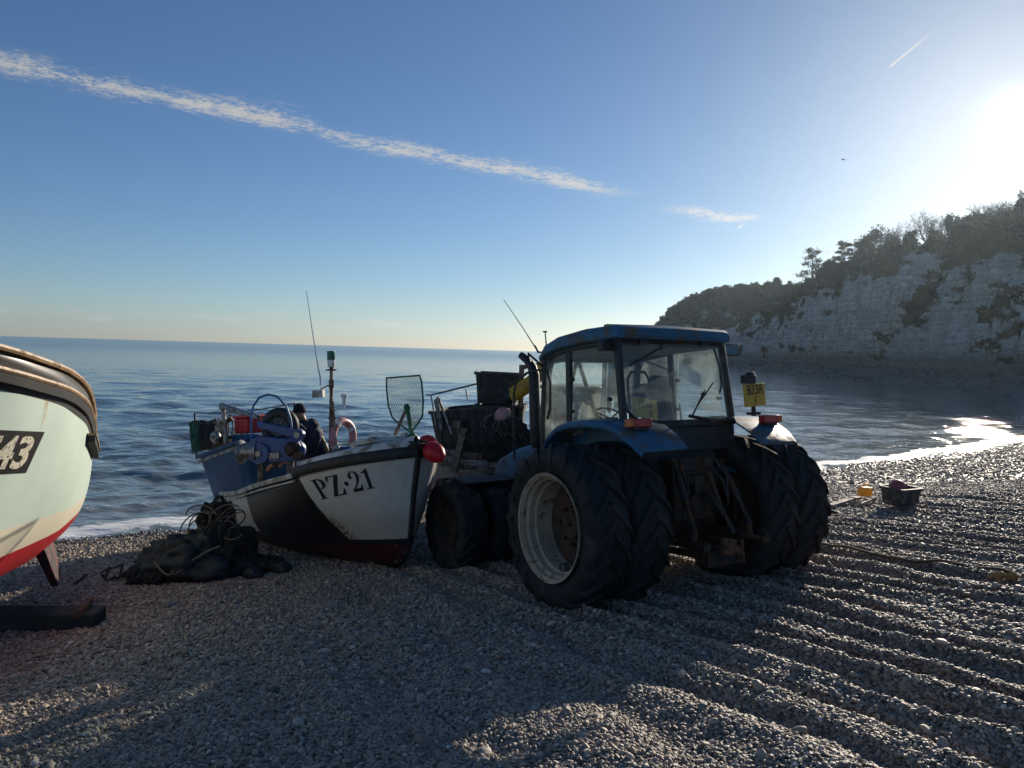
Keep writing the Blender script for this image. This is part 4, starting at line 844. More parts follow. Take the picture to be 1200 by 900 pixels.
for sd in (-1, 1):
    b.ball(hd+SH*sd*.078-FH*.005-UP*.005, (.014, .018, .03), 6); b.tube([hd+FH*.072+SH*sd*.045+UP*.022, hd+FH*.08+SH*sd*.02+UP*.024], .010, 6)
for sh, el, ha in ((shL, elL, haL), (shR, elR, haR)):
    b.tube([sh, sh.lerp(el, .5), el], [.062, .052, .043], 10); d = (ha-el).normalized(); b.tube([el, el.lerp(ha, .4), ha-d*.02], [.044, .042, .028], 10)
    pn = d.cross(UP).normalized(); bn = pn.cross(d).normalized()
    b.loft([[ha-d*.03+pn*x*.028+bn*y*.016 for x, y in ((-1,-1),(1,-1),(1,1),(-1,1))], [ha+d*.03+pn*x*.042+bn*y*.017 for x, y in ((-1,-1),(1,-1),(1,1),(-1,1))], [ha+d*.075+pn*x*.042+bn*y*.013 for x, y in ((-1,-1),(1,-1),(1,1),(-1,1))]])
    for k, ln in enumerate((.068, .078, .072, .056)):
        q = ha+d*.07+pn*(.034-.0225*k); b.tube([q, q+d*ln*.45-bn*.004, q+d*ln*.8-bn*.022, q+d*ln*.9-bn*.04], [.0105, .010, .009, .007], 7)
    q = ha+d*.01+pn*.036; b.tube([q, q+pn*.03+d*.03-bn*.01, q+pn*.035+d*.06-bn*.02], [.014, .011, .009], 7)
for hp_, kn, an in ((hipL, kneeL, anL), (hipR, kneeR, anR)):
    b.tube([hp_, hp_.lerp(kn, .5), kn], [.095, .08, .06], 12); b.tube([kn, kn.lerp(an, .35), an], [.06, .055, .038], 12); b.tube([an, an+FWD*.08-UP*.035, an+FWD*.19-UP*.055], [.045, .042, .03], 10)
body = fuse(b.build('body', [m_skin], man, 60), .009, 2)
b = MB(); b.tube([pel-UP*.10, pel+UP*.02, pel.lerp(chest, .55), chest, neck-UP*.06, neck-UP*.0], [.19, .185, .18, .20, .155, .09], 18)
for sh, el, ha in ((shL, elL, haL), (shR, elR, haR)):
    b.tube([neck-UP*.08, sh, sh.lerp(el, .5), el, el.lerp(ha, .5), ha-(ha-el).normalized()*.03], [.11, .095, .078, .068, .06, .048], 14)
b.tube([neck+FWD*.09+SIDE*.05, neck+SIDE*.11-UP*.0, neck-FWD*.09+UP*.0, neck-SIDE*.11, neck+FWD*.09-SIDE*.05], [.035, .055, .075, .055, .035], 10); b.ball(neck-FWD*.11-UP*.03, (.10, .10, .085), 8)
jk = fuse(b.build('jacket', [m_navy], man, 60), .014, 3)
tx = bpy.data.textures.new("folds", 'CLOUDS'); tx.noise_scale = .10; dm = jk.modifiers.new("folds", 'DISPLACE'); dm.texture = tx; dm.strength = .03; dm.mid_level = .5
b = MB(); b.tube([pel+UP*.16, pel, pel-UP*.09], [.19, .20, .17], 16)
for hp_, kn, an in ((hipL, kneeL, anL), (hipR, kneeR, anR)): b.tube([hp_, hp_.lerp(kn, .5), kn, an+UP*.08], [.125, .11, .095, .085], 14)
b.tube([chest-FWD*.14+SIDE*.06+UP*.05, pel.lerp(chest, .5)-FWD*.185, pel-FWD*.17+UP*.05], [.03, .05, .05], 8)
fuse(b.build('oilskin_trousers', [m_oil], man, 60), .016, 2)
b = MB()
for kn, an in ((kneeL, anL), (kneeR, anR)): b.tube([an+UP*.22, an+UP*.02], [.085, .065], 12); b.tube([an-UP*.02-FWD*.03, an+FWD*.09-UP*.03, an+FWD*.21-UP*.05], [.06, .058, .04], 10)
fuse(b.build('boots', [m_boot], man, 60), .014, 1)
b = MB(); rings = []
for k in range(8):
    t = k/7*pi/2; rings.append([hd+UP*(.032+.118*math.sin(t))+(FH*math.cos(a)*1.06+SH*math.sin(a)*.98)*(.092*max(.02, math.cos(t)**.8)) for a in np.linspace(0, 2*pi, 20, endpoint=False)])
b.loft([[p-UP*.012 for p in rings[0]]]+rings); b.tube([hd+UP*.02+(FH*math.cos(a)*1.06+SH*math.sin(a))*.092 for a in np.linspace(0, 2*pi, 20, endpoint=False)], .018, 6, 0, True); b.build('beanie', [m_beanie], man, 60)

# lifebuoy, red floats, hand net, boom, pot and stern gear
lb = thing('lifebuoy', 'faded pink ring lifebuoy hung beside the mast of the white boat', 'lifebuoy', putM(tuple(L(402, 512, .25)), math.radians(25)))
b = MB(); q = [(0, .235*math.cos(a), .235*math.sin(a)) for a in np.linspace(0, 2*pi, 32, endpoint=False)]; b.tube(q, .06, 10, 0, True); b.build('ring', [m_pinkbuoy], lb, 60)
for k in range(4):
    a = k*pi/2+.6; b = MB(); b.tube([(0, .235*math.cos(a+t), .235*math.sin(a+t)) for t in (-.16, 0, .16)], .063, 10); b.build('band', [m_white2], lb, 60)
def float_buoy(p, r, rx, lab, mt):
    t = thing('float_buoy', lab, 'buoy', putM(p, .3, rx, .5)); b = MB(); b.lathe([(.001, -r*1.3), (r*.55, -r*1.15), (r*.93, -r*.6), (r, 0), (r*.86, r*.6), (r*.5, r*1.15), (r*.2, r*1.45), (.001, r*1.5)], 22); b.build('float_body', [mt], t, 60)
    b = MB(); b.tube([(r*1.45, 0, 0), (r*1.7, 0, .02), (r*1.75, .03, .0), (r*1.5, .02, 0)], .018, 6); b.build('eyelet', [m_rope], t, 50)
float_buoy(tuple(L(503, 520, .22)), .105, .3, 'red float hanging behind the bow, the higher of the two', m_redp)
float_buoy(tuple(L(509, 530, .12)), .125, -.2, 'bigger, lower red float hanging right at the bow tip', m_redp)
hn = thing('hand_net', 'large hoop of green netting standing upright on the bow deck', 'hand net', putM((2.35, .05, 1.62)))
pxs = [(453, 443), (492, 440), (494, 447), (496, 470), (495, 488), (487, 500), (481, 507), (474, 501), (460, 490), (455, 475), (453, 455)]
ring = [L(u, v, .06)-Vector((2.35, .05, 1.62)) for u, v in pxs]; b = MB(); b.tube(ring, .013, 6, 0, True); b.tube([ring[6], ring[6]-Vector((0, 0, .10))], .016, 6); b.build('hoop', [m_green], hn, 50)
c0 = sum(ring, Vector())/len(ring); b = MB(); nx = Vector((.788, .616, 0))
ax = [r-c0 for r in ring]
def inside(x, z):
    P2 = [(r.x, r.z) for r in ax]; c = False
    for i in range(len(P2)):
        (x0, y0), (x1, y1) = P2[i], P2[i-1]
        if (y0 > z) != (y1 > z) and x < (x1-x0)*(z-y0)/(y1-y0)+x0: c = not c
    return c
for sgn in (1, -1):
    for k in range(-24, 25):
        run = []
        for j in range(-30, 31):
            z = j*.02; x = k*.045+sgn*z*.8
            if inside(x, z): dpt = .012+.035*math.exp(-((z+.15)**2)/.05); run.append(c0+Vector((x, dpt*(1-abs(x)/.5), z)))
        if len(run) > 2: b.tube(run, .0026, 3)
b.build('mesh_net', [m_green], hn, None)
b = MB(); p0, p1, p2 = L(459, 519, -.02), L(477, 477, .05), L(483, 509, .15); O2 = Vector((2.35, .05, 1.62)); b.tube([p0-O2, p1-O2], .022, 8); b.build('pole', [m_wood], hn, 40)
b = MB(); b.tube([p1-O2, p2-O2], .030, 8); b.ball(p1-O2, .045, 6); b.ball(p2-O2+Vector((0, 0, -.04)), (.07, .07, .06), 7); b.build('green_wrap', [m_green], hn, 40)
b = MB(); c = L(474, 516, .05); b.lathe([(.001, -.14), (.05, -.14), (.05, .0), (.042, .02), (.042, .1), (.001, .1)], 14, 0, Matrix.Translation(c) @ Matrix.Rotation(-pi/2, 4, 'Y')); o = b.build('bow_post', [m_galv], pz, 40)
b = MB(); c = L(492, 521, .0)
for k in range(16): 
    a = k*1.1; b.tube([c+Vector((.10*math.sin(a+t*2.2)*(.6+.3*math.sin(k)), .12*math.cos(a*1.3+t*2), .03*math.sin(k*2.1)+.02*t-.02)) for t in np.linspace(0, 2, 7)], .008, 5)
tag(b.build('rope_tangle', [m_netd], None, 50), 'dark tangle of rope lying on the very tip of the bow', 'rope').matrix_world = BM
b = MB(); b.tube([L(398, 521, .15), L(425, 521, .0), L(450, 519, .0), L(462, 517, 0)], .014, 6); b.build('deck_rail', [m_galv], pz, 40)
# steel boom and machinery over the stern
b = MB(); p0, p1 = L(261, 476, -.72), L(303, 489, -.55); b.tube([p0, p1], [.055, .04], 10); b.box(p0, (.09, .09, .1), rot=(.2, .3, .4)); b.tube([p0+Vector((0,0,.02)), Vector((p0.x-.05, p0.y+.1, 1.0))], .04, 8); b.build('boom', [m_galv], pz, 40, .004)
pot = thing('pot_stack', 'black keg bound with green netting on the stern quarter of the white boat', 'keg', putM(tuple(L(245, 527, -.72)), .5, .0, -.08))
b = MB(); b.lathe([(.001, 0), (.20, 0), (.225, .08), (.23, .25), (.215, .40), (.15, .44), (.001, .44)], 22, 0, Matrix.Rotation(-pi/2, 4, 'Y')); b.build('keg_body', [m_rub], pot, 50)
b = MB(); rs = np.random.default_rng(3)
for i in range(26):
    a = rs.uniform(1.6, 4.6); b.tube([(.27*math.cos(a+t*.5+.06*math.sin(9*t+i)), .29*math.sin(a+t*.5), -.06+.62*abs((t+rs.uniform(0,.1))%1)) for t in np.linspace(0, 1, 9)], .005, 4)
    a = rs.uniform(1.8, 4.2); z = rs.uniform(-.05, .52); b.tube([(.28*math.cos(a+t), .30*math.sin(a+t), z+.03*math.sin(6*t+i)) for t in np.linspace(0, .9, 7)], .005, 4)
b.build('green_netting', [m_green], pot, 50)
b = MB(); 
for i in range(10):
    a = i*.63; b.tube([(.24*math.cos(a+t), .24*math.sin(a+t), .47+.05*math.sin(3*t+i)+.02*i%3*.01) for t in np.linspace(0, 3, 10)], .014, 5)
b.build('rope_turns', [m_netd], pot, 50)
en = thing('pump_engine', 'small dark pump engine with a pale casing beside the keg', 'engine', putM(tuple(L(262, 524, -.62)), .4))
b = MB(); b.box((0, 0, .1), (.3, .26, .2)); b.tube([(.05, 0, .2), (.06, 0, .42), (.16, .05, .5)], .045, 8); b.tube([(-.06, .08, .2), (-.05, .08, .38)], .05, 8); b.build('engine_block', [m_iron], en, 35, .015)
b = MB(); b.lathe([(.001, 0), (.10, 0), (.11, .05), (.08, .10), (.001, .10)], 18, 0, Matrix.Translation((.02, -.14, .18)) @ Matrix.Rotation(-pi/2, 4, 'Z')); b.box((.05, -.12, .32), (.09, .08, .30), rot=(.1, .2, 0)); b.build('casing', [m_galv], en, 40, .01)
b = MB()
for k in range(5): b.tube([L(264+2*k, 500+k, -.5)+Vector((.22*math.sin(t)*.8, .05*k, .24*math.cos(t)-.02)) for t in np.linspace(-.4, 4.6, 14)], .012, 6)
tag(b.build('hose_coil', [m_rub], None, 50), 'coil of black hose standing beyond the pump engine in the stern', 'hose').matrix_world = BM
# stern rails: a sagging line from keg to hauler
b = MB(); A, Bp = L(228, 484, -.8), L(345, 473, -.2); b.tube([A.lerp(Bp, t)-Vector((0, 0, .05*math.sin(pi*t))) for t in np.linspace(0, 1, 14)], .010, 5); b.tube([A, Vector((A.x+.08, A.y, 1.3))], .018, 6); b.tube([Bp, Vector((Bp.x, Bp.y, .9))], .018, 6)
b.build('stern_line', [m_iron], pz, 50)

# ================================================================== the green boat at the left edge
EM = frame(-5.08, 7.2, math.radians(-62), 0, 1.14) @ Matrix.Scale(.8, 4)
HE = Hull(-3.0, ([.0, .3, .8, 1.4, 2.2, 3.5], [2.2, 2.55, 2.75, 2.95, 3.2, 3.55]),
          ([-3.1, 0, 1.5, 3.3], [.22, .18, .22, .35]), ([-3.1, -1.5, -.5, 0, .66, 1.18, 1.71, 2.07, 2.6, 3.4], [1.86, 1.83, 1.86, 1.97, 2.20, 2.36, 2.53, 2.62, 2.74, 2.95]),
          ([0, .2, .45, .62, .75, .86, .94, 1], [.9, 1.16, 1.26, 1.22, 1.06, .78, .44, .03]), ([0, .45, .65, .8, 1], [3.2, 3.2, 2.8, 2.2, 1.7]), .1, ([0, .45, .7, 1], [.0, .0, .06, .26]))
m_egrn, nt = nodes_of("mint_hull_paint"); s = NT(nt); co = s.coord(); X, Y, Z = s.xyz(co); bel = s.n('ShaderNodeAttribute', attribute_name='below').outputs['Fac']
nz = s.noise(co, 2.5, 5, .6); nf = s.noise(co, 18, 5, .65)
c = s.mix(s.step(nz, .3, .7), (.68,.80,.70), (.62,.75,.65))
run = s.math('MULTIPLY', s.step(s.noise(s.scale(co, (7, 7, .35)), 1.0, 4, .6), .60, .70), s.math('MULTIPLY', s.step(bel, .28, .32), s.math('SUBTRACT', 1.0, s.step(bel, .35, .75)))); c = s.mix(s.math('MULTIPLY', run, .75), c, (.48,.33,.12))
scuf = s.math('MULTIPLY', s.step(nf, .64, .70), s.step(bel, .8, 1.1)); c = s.mix(s.math('MULTIPLY', scuf, .25), c, (.3,.38,.33))
c = s.mix(s.math('SUBTRACT', 1.0, s.step(bel, .300, .304)), c, s.mix(s.step(nz, .3, .7), (.045,.042,.040), (.07,.064,.06)))
cr = s.math('SUBTRACT', s.math('SUBTRACT', Z, .92), s.math('MULTIPLY', X, .06)); crm = s.math('SUBTRACT', 1.0, s.step(cr, -.003, .003)); c = s.mix(crm, c, s.mix(s.step(nf, .6, .72), (.80,.74,.58), (.70,.64,.50)))
rd = s.math('SUBTRACT', 1.0, s.step(Z, .697, .703)); c = s.mix(rd, c, s.mix(s.step(nf, .62, .7), (.47,.03,.036), (.36,.04,.045)))
p = s.pbsdf(c, .36, 0, s.bump(nf, .12, .004)); s.out(p.outputs[0])
m_tan = mat("tan_rail", (.40,.27,.155), .55, 0, .25, 5, (.22,.13,.07), .4, 7)
m_redkeel = mat("red_keel", (.16,.025,.028), .6, 0, .3, 6, (.03,.025,.025), .8, 5)  # red darkened and blotched near black, painting the shade on the fins
eb = thing('fishing_boat', 'pale mint green fishing boat numbered E43 with a red bottom, standing upright', 'fishing boat', EM)
HE.mesh('hull', [m_egrn], eb, 70, 30, .05)
b = MB(); HE.rail(b, .02, 1.0, [(-.06, -.01), (.03, -.02), (.045, .005), (.035, .03), (-.06, .035)], (1, -1), 60); b.build('top_rail', [m_tan], eb, 40)
b = MB(); HE.rail(b, .02, 1.0, [(-.02, -.205), (.035, -.21), (.05, -.19), (.04, -.165), (-.02, -.16)], (1, -1), 60); b.build('rubbing_strake', [m_tan], eb, 40)
b = MB(); HE.rail(b, .02, 1.0, [(-.02, -.30), (.014, -.30), (.03, -.212), (-.02, -.21)], (1, -1), 60); b.build('strake_facing', [m_rub], eb, 40)
fp = []
for k in range(13):
    u = .455+.15*k/12; fp.append(HE.P(u, 1, 1))
b = MB(); f2 = MB(); r1, r2 = [], []
for q in fp: 
    w = q+Vector((0, -.02, -.52-.10*(fp[-1].x-q.x)*0)); r1.append([w+Vector((0, 0, -.05)), w+Vector((0, .085, -.05)), w+Vector((0, .085, .03)), w+Vector((0, 0, .03))]); r2.append([w+Vector((0, 0, .032)), w+Vector((0, .10, .032)), w+Vector((0, .10, .06)), w+Vector((0, 0, .06))])
b.loft(r1); fe = b.build('fender_strake', [m_rub], eb, 40); f2.loft(r2); f2.build('fender_cap', [m_tan], fe, 40)
b = MB(); b.loft([[(x, -.06, HE.keel[1][1]-.22), (x, .06, HE.keel[1][1]-.22), (x, .06, HE.keel[1][1]+.08), (x, -.06, HE.keel[1][1]+.08)] for x in (-2.8, -1, 1, 2.3)]); b.build('keel', [m_redkeel], eb, 30)
for sd in (-1, 1):
    b = MB(); b.hexa([(-.25, sd*.83, -.06), (.30, sd*.83, -.06), (.30, sd*.91, -.06), (-.25, sd*.91, -.06)], [(-.55, sd*.66, .46), (.55, sd*.66, .46), (.55, sd*.78, .46), (-.55, sd*.78, .46)]); b.build('bilge_keel', [m_redkeel], eb, 30, .012)
b = MB(); b.loft([[HE.P(u, 1, 1)+Vector((0, -.12, -.22)), HE.P(u, 1, -1)+Vector((0, .12, -.22))] for u in np.linspace(.05, .99, 16)], 0, False); b.build('deck', [m_white], eb, 40)
b = MB(); b.tube([HE.P(.56, 1, 1)+Vector((0, -.02, .02)), HE.P(.56, 1, 1)+Vector((0, -.02, .09))], .02, 8); b.build('cleat', [m_iron], eb, 40)
f_ = bilin((-62, 501), (52, 506), (30, 554), (-84, 560))
rr_ = [(i/10, j/4, 0) for j in range(5) for i in range(11)]
decal('number_panel', HE, EM, eb, rr_, [(j*11+i, j*11+i+1, (j+1)*11+i+1, (j+1)*11+i) for j in range(4) for i in range(10)], f_, m_ink, .005, 1)
V, Fc = text_mesh("E43", 1.0, 0, .03, .62, 0, 1.0); xs_ = [p.x for p in V]; ys_ = [p.y for p in V]; w_, h_ = max(xs_)-min(xs_), max(ys_)-min(ys_)
m_let = mat("cream_lettering", (.68,.63,.50), .5, 0, .12, 14, (.05,.05,.05), .35, 24)
decal('registration_lettering', HE, EM, eb, [((p.x-min(xs_))/w_*.50+.44, (p.y-min(ys_))/h_*.78+.11, 0) for p in V], Fc, f_, m_let, .009, 1)

# ================================================================== the grey boat beyond the tractor's nose
GM = frame(.70, 13.75, math.radians(-25), 0, None); GM = GM @ Matrix.Translation((0, 0, .08))
HG = Hull(-2.2, ([-.10, .1, .4, .9, 1.6], [1.7, 2.0, 2.15, 2.25, 2.35]), ([-2.3, 0, 2.4], [.08, .0, -.05]), ([-2.3, -1, .3, 1.4, 2.4], [1.22, 1.16, 1.18, 1.30, 1.48]),
          ([0, .3, .6, .8, .93, 1], [.82, .95, .95, .78, .40, .03]), ([0, .6, 1], [3.0, 2.6, 1.9]), .25, ([0, .6, 1], [.05, .08, .25]))
m_ghull = mat("weathered_grey_hull", (.30,.30,.28), .6, 0, .2, 3, (.13,.11,.09), .5, 5, .2, 30, .004, None, True)
m_bin = mat("black_bin_plastic", (.016,.018,.019), .55, 0, .3, 4, (.07,.07,.065), .35, 6)
m_olive = mat("grey_board", (.22,.23,.20), .7, 0, .25, 5, (.09,.08,.06), .4, 7)
m_ylw = mat("yellow_paint", (.55,.30,.02), .45, 0, .15, 4, (.25,.13,.03), .35, 6)
gb = thing('fishing_boat', 'weathered grey open boat numbered E332 laden with black bins, beyond the front of the tractor', 'fishing boat', GM)
def LG(u, v, y): return local_of(GM, u, v, 1, y)
HG.mesh('hull', [m_ghull], gb, 40, 18, .045)
b = MB(); HG.rail(b, 0, 1, [(-.08, -.06), (.04, -.07), (.055, -.02), (.04, .04), (-.08, .05)]); HG.rail(b, 0, 1, [(0, -.26), (.035, -.26), (.035, -.20), (0, -.19)]); b.build('gunwale', [m_wood], gb, 40)
b = MB(); b.box((0, 0, .5), (3.6, 1.4, .04)); b.build('floor_boards', [m_wood], gb, 30)
b = MB(); 
for u in (.3, .6): p = HG.P(u, 1, 1); b.box((p.x, 0, p.z-.14), (.22, p.y*1.9, .05))
b.build('thwart', [m_wood], gb, 30)
b = MB(); p0, p1 = LG(504, 487, -.95), LG(505, 463, -.95); pe, pm = LG(562, 449, .1), LG(546, 455, -.15); b.tube([LG(511, 499, -.95), p1, pe], .018, 7); b.tube([LG(548, 468, -.15), pm], .015, 6); b.tube([p1, p1+Vector((-.12, .02, 0))], .015, 6); b.build('rail', [m_galv], gb, 50)
b = MB(); q = [LG(509, 470, -.9), LG(514, 464, -.9), LG(519, 503, -.93), LG(517, 505, -.93)]; b.hexa([p+Vector((0, -.03, 0)) for p in q], [p+Vector((0, .05, 0)) for p in q]); b.build('side_board', [m_olive], gb, 30)
b = MB(); b.tube([LG(513, 465, -.98), LG(530, 509, -1.0)], .022, 8); b.build('prop_pole', [m_galv], gb, 40)
b = MB(); q0, q1 = LG(545, 502, -1.04), LG(531, 554, -1.08); b.hexa([q0+Vector((x, y, 0)) for x, y in ((-.06,-.03),(.06,-.03),(.06,.03),(-.06,.03))], [q1+Vector((x, y, 0)) for x, y in ((-.06,-.03),(.06,-.03),(.06,.03),(-.06,.03))]); b.build('leaning_timber', [m_wood], gb, 30)
b = MB(); q0 = LG(536, 497, -.96); b.tube([q0, q0+Vector((.1, 0, -.42))], .028, 8); b.box(q0, (.16, .10, .12)); b.build('mallet', [m_wood], gb, 30)
f_ = bilin((542, 540), (557, 538.5), (556, 551.5), (540, 553))
decal('number_panel', HG, GM, gb, [(i/4, j/2, 0) for j in range(3) for i in range(5)], [(j*5+i, j*5+i+1, (j+1)*5+i+1, (j+1)*5+i) for j in range(2) for i in range(4)], f_, m_let, .006, 1)
V, Fc = text_mesh("E332", 1.0, 0, .01, .7); xs_ = [p.x for p in V]; ys_ = [p.y for p in V]; w_, h_ = max(xs_)-min(xs_), max(ys_)-min(ys_)
decal('registration_lettering', HG, GM, gb, [((p.x-min(xs_))/w_*.84+.08, (p.y-min(ys_))/h_*.74+.12, 0) for p in V], Fc, f_, m_ink, .010, 0)
# skids under the hull
for x in (-1.3, .9):
    b = MB(); b.box((x, 0, -.1), (.18, 1.8, .16)); b.tube([(x, -.7, -.05), (x, -.6, .22)], .05, 6); b.tube([(x, .7, -.05), (x, .6, .22)], .05, 6); b.build('chock', [m_wood], gb, 30)
def putG(p, rz=0, rx=0, ry=0): return GM @ Matrix.Translation(p) @ Matrix.Rotation(rz, 4, 'Z') @ Matrix.Rotation(rx, 4, 'X') @ Matrix.Rotation(ry, 4, 'Y')
p = LG(560, 527, -.35)
t = thing('bin', 'long low black fish bin, the lower of the two aboard the grey boat', 'bin', putG((p.x+.05, -.32, 1.18), .06, .04, -.13)); tub_mesh(1.50, .98, .80, .92, .03, .03, 7).build('bin_body', [m_bin], t, 40)
p = LG(583, 462, -.15)
t = thing('bin', 'square black bin stacked topmost on the grey boat', 'bin', putG((p.x, -.12, p.z-.16), .35, 0, .02)); tub_mesh(.80, .72, .56, .88, .03, .025, 5).build('bin_body', [m_bin], t, 40)
p = LG(588, 470, -.05); t = thing('bin', 'black bin under the topmost square one on the grey boat', 'bin', putG((p.x, -.06, p.z-.55), .3)); tub_mesh(.86, .76, .50, .9, .03, .025, 5).build('bin_body', [m_bin], t, 40)
b = MB(); q = [LG(598, 464, -.55), LG(610, 457, -.5), LG(622, 449, -.4), LG(634, 436, -.3), LG(642, 420, -.2)]; b.tube(q, [.13, .135, .13, .11, .09], 14)
ya = b.build('hauler_arm', [m_ylw], gb, 50); b = MB(); b.ball(q[0], (.10, .14, .14), 8); b.build('hauler_head', [m_bin], ya, 50)
b = MB(); q = LG(610, 480, -.3); b.tube([(q.x, -.3, .6), (q.x, -.3, 2.75)], .05, 8); b.tube([(q.x, -.3, 2.7), (q.x+.9, .1, 2.9), (q.x+1.5, .2, 1.2)], .04, 8); b.tube([(q.x+.9, .1, 2.9), (q.x+.5, .2, 1.2)], .035, 8); b.build('gantry', [m_wood], gb, 40)
dc = GM.inverted() @ Vector((2.25, 13.55, 3.05))
b = MB(); TD = Matrix.Translation((dc.x, dc.y, 2.55)) @ Matrix.Rotation(.35, 4, 'Z'); b.lathe([(.001, -.55), (.60, -.55), (.62, -.52), (.60, -.49), (.30, -.46), (.30, .46), (.60, .49), (.62, .52), (.60, .55), (.001, .55)], 30, 0, TD); dm_ = b.build('net_drum', [m_galv], gb, 40)
b = MB(); b.lathe([(.30, -.46), (.50, -.42), (.54, -.2), (.52, .15), (.55, .38), (.48, .45), (.30, .46)], 30, 0, TD); b.build('wound_net', [m_netd], dm_, 60)
b = MB()
for sx in (-.62, .62):
    for dy in (-.45, .45): b.tube([TD @ Vector((sx, dy, -1.75)), TD @ Vector((sx, dy*.15, .05)), TD @ Vector((sx, dy*.1, .95))], .04, 8)
b.tube([TD @ Vector((-.62, 0, .92)), TD @ Vector((.62, 0, .92))], .045, 8); b.tube([TD @ Vector((-.62, 0, .45)), TD @ Vector((.0, 0, .92)), TD @ Vector((.62, 0, .45))], .03, 8); b.build('drum_gantry', [m_white], gb, 40)
b = MB(); b.box((dc.x-1.25, dc.y+.1, 1.75), (.9, 1.1, 1.15)); b.box((dc.x-1.25, dc.y+.1, 2.36), (1.0, 1.2, .06)); b.build('engine_casing', [m_olive], gb, 30, .04)
# heap of net over the side, with a pink buoy on top
def heap(name, c, r, seed, mt, M=None, flat=.25, amp=.22, parent=None, n=36):
    b = MB(); rs = []
    for i in range(n+1):
        t = pi*(.004+.992*i/n); row = []
        for j in range(2*n):
            a = pi*j/n; d = Vector((math.sin(t)*math.cos(a), math.sin(t)*math.sin(a), math.cos(t))); row.append(d)
        rs.append(row)
    D_ = np.array([[tuple(d) for d in row] for row in rs]); k = 1+amp*fbm(D_[..., 0]*1.7+seed, D_[..., 1]*1.7, D_[..., 2]*1.7, 3)*1.6+amp*.45*fbm(D_[..., 0]*6+seed, D_[..., 1]*6, D_[..., 2]*6, 3)
    D_ = D_*k[..., None]; D_[..., 2] = np.where(D_[..., 2] < -flat, -flat+(D_[..., 2]+flat)*.1, D_[..., 2]); D_ = D_*np.array(r)+np.array(c)
    b.loft([[tuple(p) for p in row] for row in D_]); return b.build(name, mt, parent, 60)
m_nethp, nt = nodes_of("brown_net_heap"); s = NT(nt); co = s.coord(); w = s.n('ShaderNodeTexWave', wave_type='BANDS'); s.l.new(co, w.inputs[0]); w.inputs['Scale'].default_value = 9; w.inputs['Distortion'].default_value = 9; w.inputs['Detail'].default_value = 4
nz = s.noise(co, 28, 5, .7); c = s.ramp(s.math('MULTIPLY', w.outputs['Fac'], nz), [(.1, (.02,.018,.016)), (.35, (.06,.05,.04)), (.7, (.14,.11,.08))]); p = s.pbsdf(c, .9, 0, s.bump(s.math('ADD', nz, w.outputs['Fac']), 1.0, .03)); s.out(p.outputs[0])
cn = LG(588, 515, -.95)
net = thing('fishing_net', 'heap of brown fishing net spilling over the side of the grey boat', 'net', putG(tuple(cn)))
heap('net_bundle', (0, 0, 0), (.46, .34, .43), 3.3, [m_nethp], None, 2, .5, net, 64); rs = np.random.default_rng(8); b = MB()
for i in range(40):
    a, t0 = rs.uniform(0, 6.28), rs.uniform(.2, 1.6); b.tube([(.44*math.sin(t0+.7*k/8)*math.cos(a+.12*math.sin(k)+k*.06)*1.02, .36*math.sin(t0+.7*k/8)*math.sin(a+k*.06), .47*math.cos(t0+.7*k/8)+.01*math.sin(k*2+i)) for k in range(9)], .008, 4)
b.build('loose_twine', [m_rope], net, 50)
pp = LG(590, 488, -.80); t = thing('float_buoy', 'faded pink ball buoy on the brown net heap', 'buoy', putG(tuple(pp), .3, .4, 1.2)); b = MB(); b.ball((0, 0, 0), .165, 14); b.build('float_body', [m_pinkbuoy], t, 60); b = MB(); b.tube([(0, 0, .15), (0, .02, .21), (0, .05, .19)], .025, 6); b.build('eyelet', [m_rub], t, 50)
# ================================================================== gear lying on the shingle
def ongr(x, y, rz=0, rx=0, ry=0, dz=0): return Matrix.Translation((x, y, float(gz(x, y))+dz)) @ Matrix.Rotation(rz, 4, 'Z') @ Matrix.Rotation(rx, 4, 'X') @ Matrix.Rotation(ry, 4, 'Y')
m_greytub = mat("grey_tub_plastic", (.045,.048,.052), .65, 0, .2, 5, (.2,.18,.15), .3, 7)
m_plank = mat("bleached_plank", (.34,.30,.24), .75, 0, .25, 7, (.15,.12,.09), .4, 8)
m_ycrate, nt = nodes_of("yellow_can_plastic"); s = NT(nt); p = s.pbsdf((.75,.48,.08), .4); p.inputs['Transmission Weight'].default_value = 0; tl = s.n('ShaderNodeBsdfTranslucent'); tl.inputs[0].default_value = (.85,.55,.12,1); mx = s.n('ShaderNodeMixShader'); mx.inputs[0].default_value = .5; s.l.new(p.outputs[0], mx.inputs[1]); s.l.new(tl.outputs[0], mx.inputs[2]); s.out(mx.outputs[0])
m_tarp = mat("dark_tarpaulin", (.012,.020,.021), .6, 0, .3, 4, (.03,.035,.033), .3, 5, .4, 14, .02)
t = thing('tub', 'grey plastic tub on the shingle with a red buoy inside', 'tub', ongr(7.22, 14.08, .55, .03, .02, .05)); tub_mesh(.62, .44, .33, .84, .03, .02, 3).build('tub_body', [m_greytub], t, 40)
t = thing('float_buoy', 'dull red ball buoy sitting in the grey tub on the shingle', 'buoy', ongr(7.17, 14.10, .2, .3, 1.3, .36)); b = MB(); b.ball((0, 0, 0), .155, 14); b.build('float_body', [mat("dull_red_vinyl", (.34,.06,.055), .4, 0, .12, 4, (.4,.2,.17), .3, 6)], t, 60); b = MB(); b.tube([(0, 0, .14), (0, .02, .19), (0, .05, .17)], .022, 6); b.build('eyelet', [m_rub], t, 50)
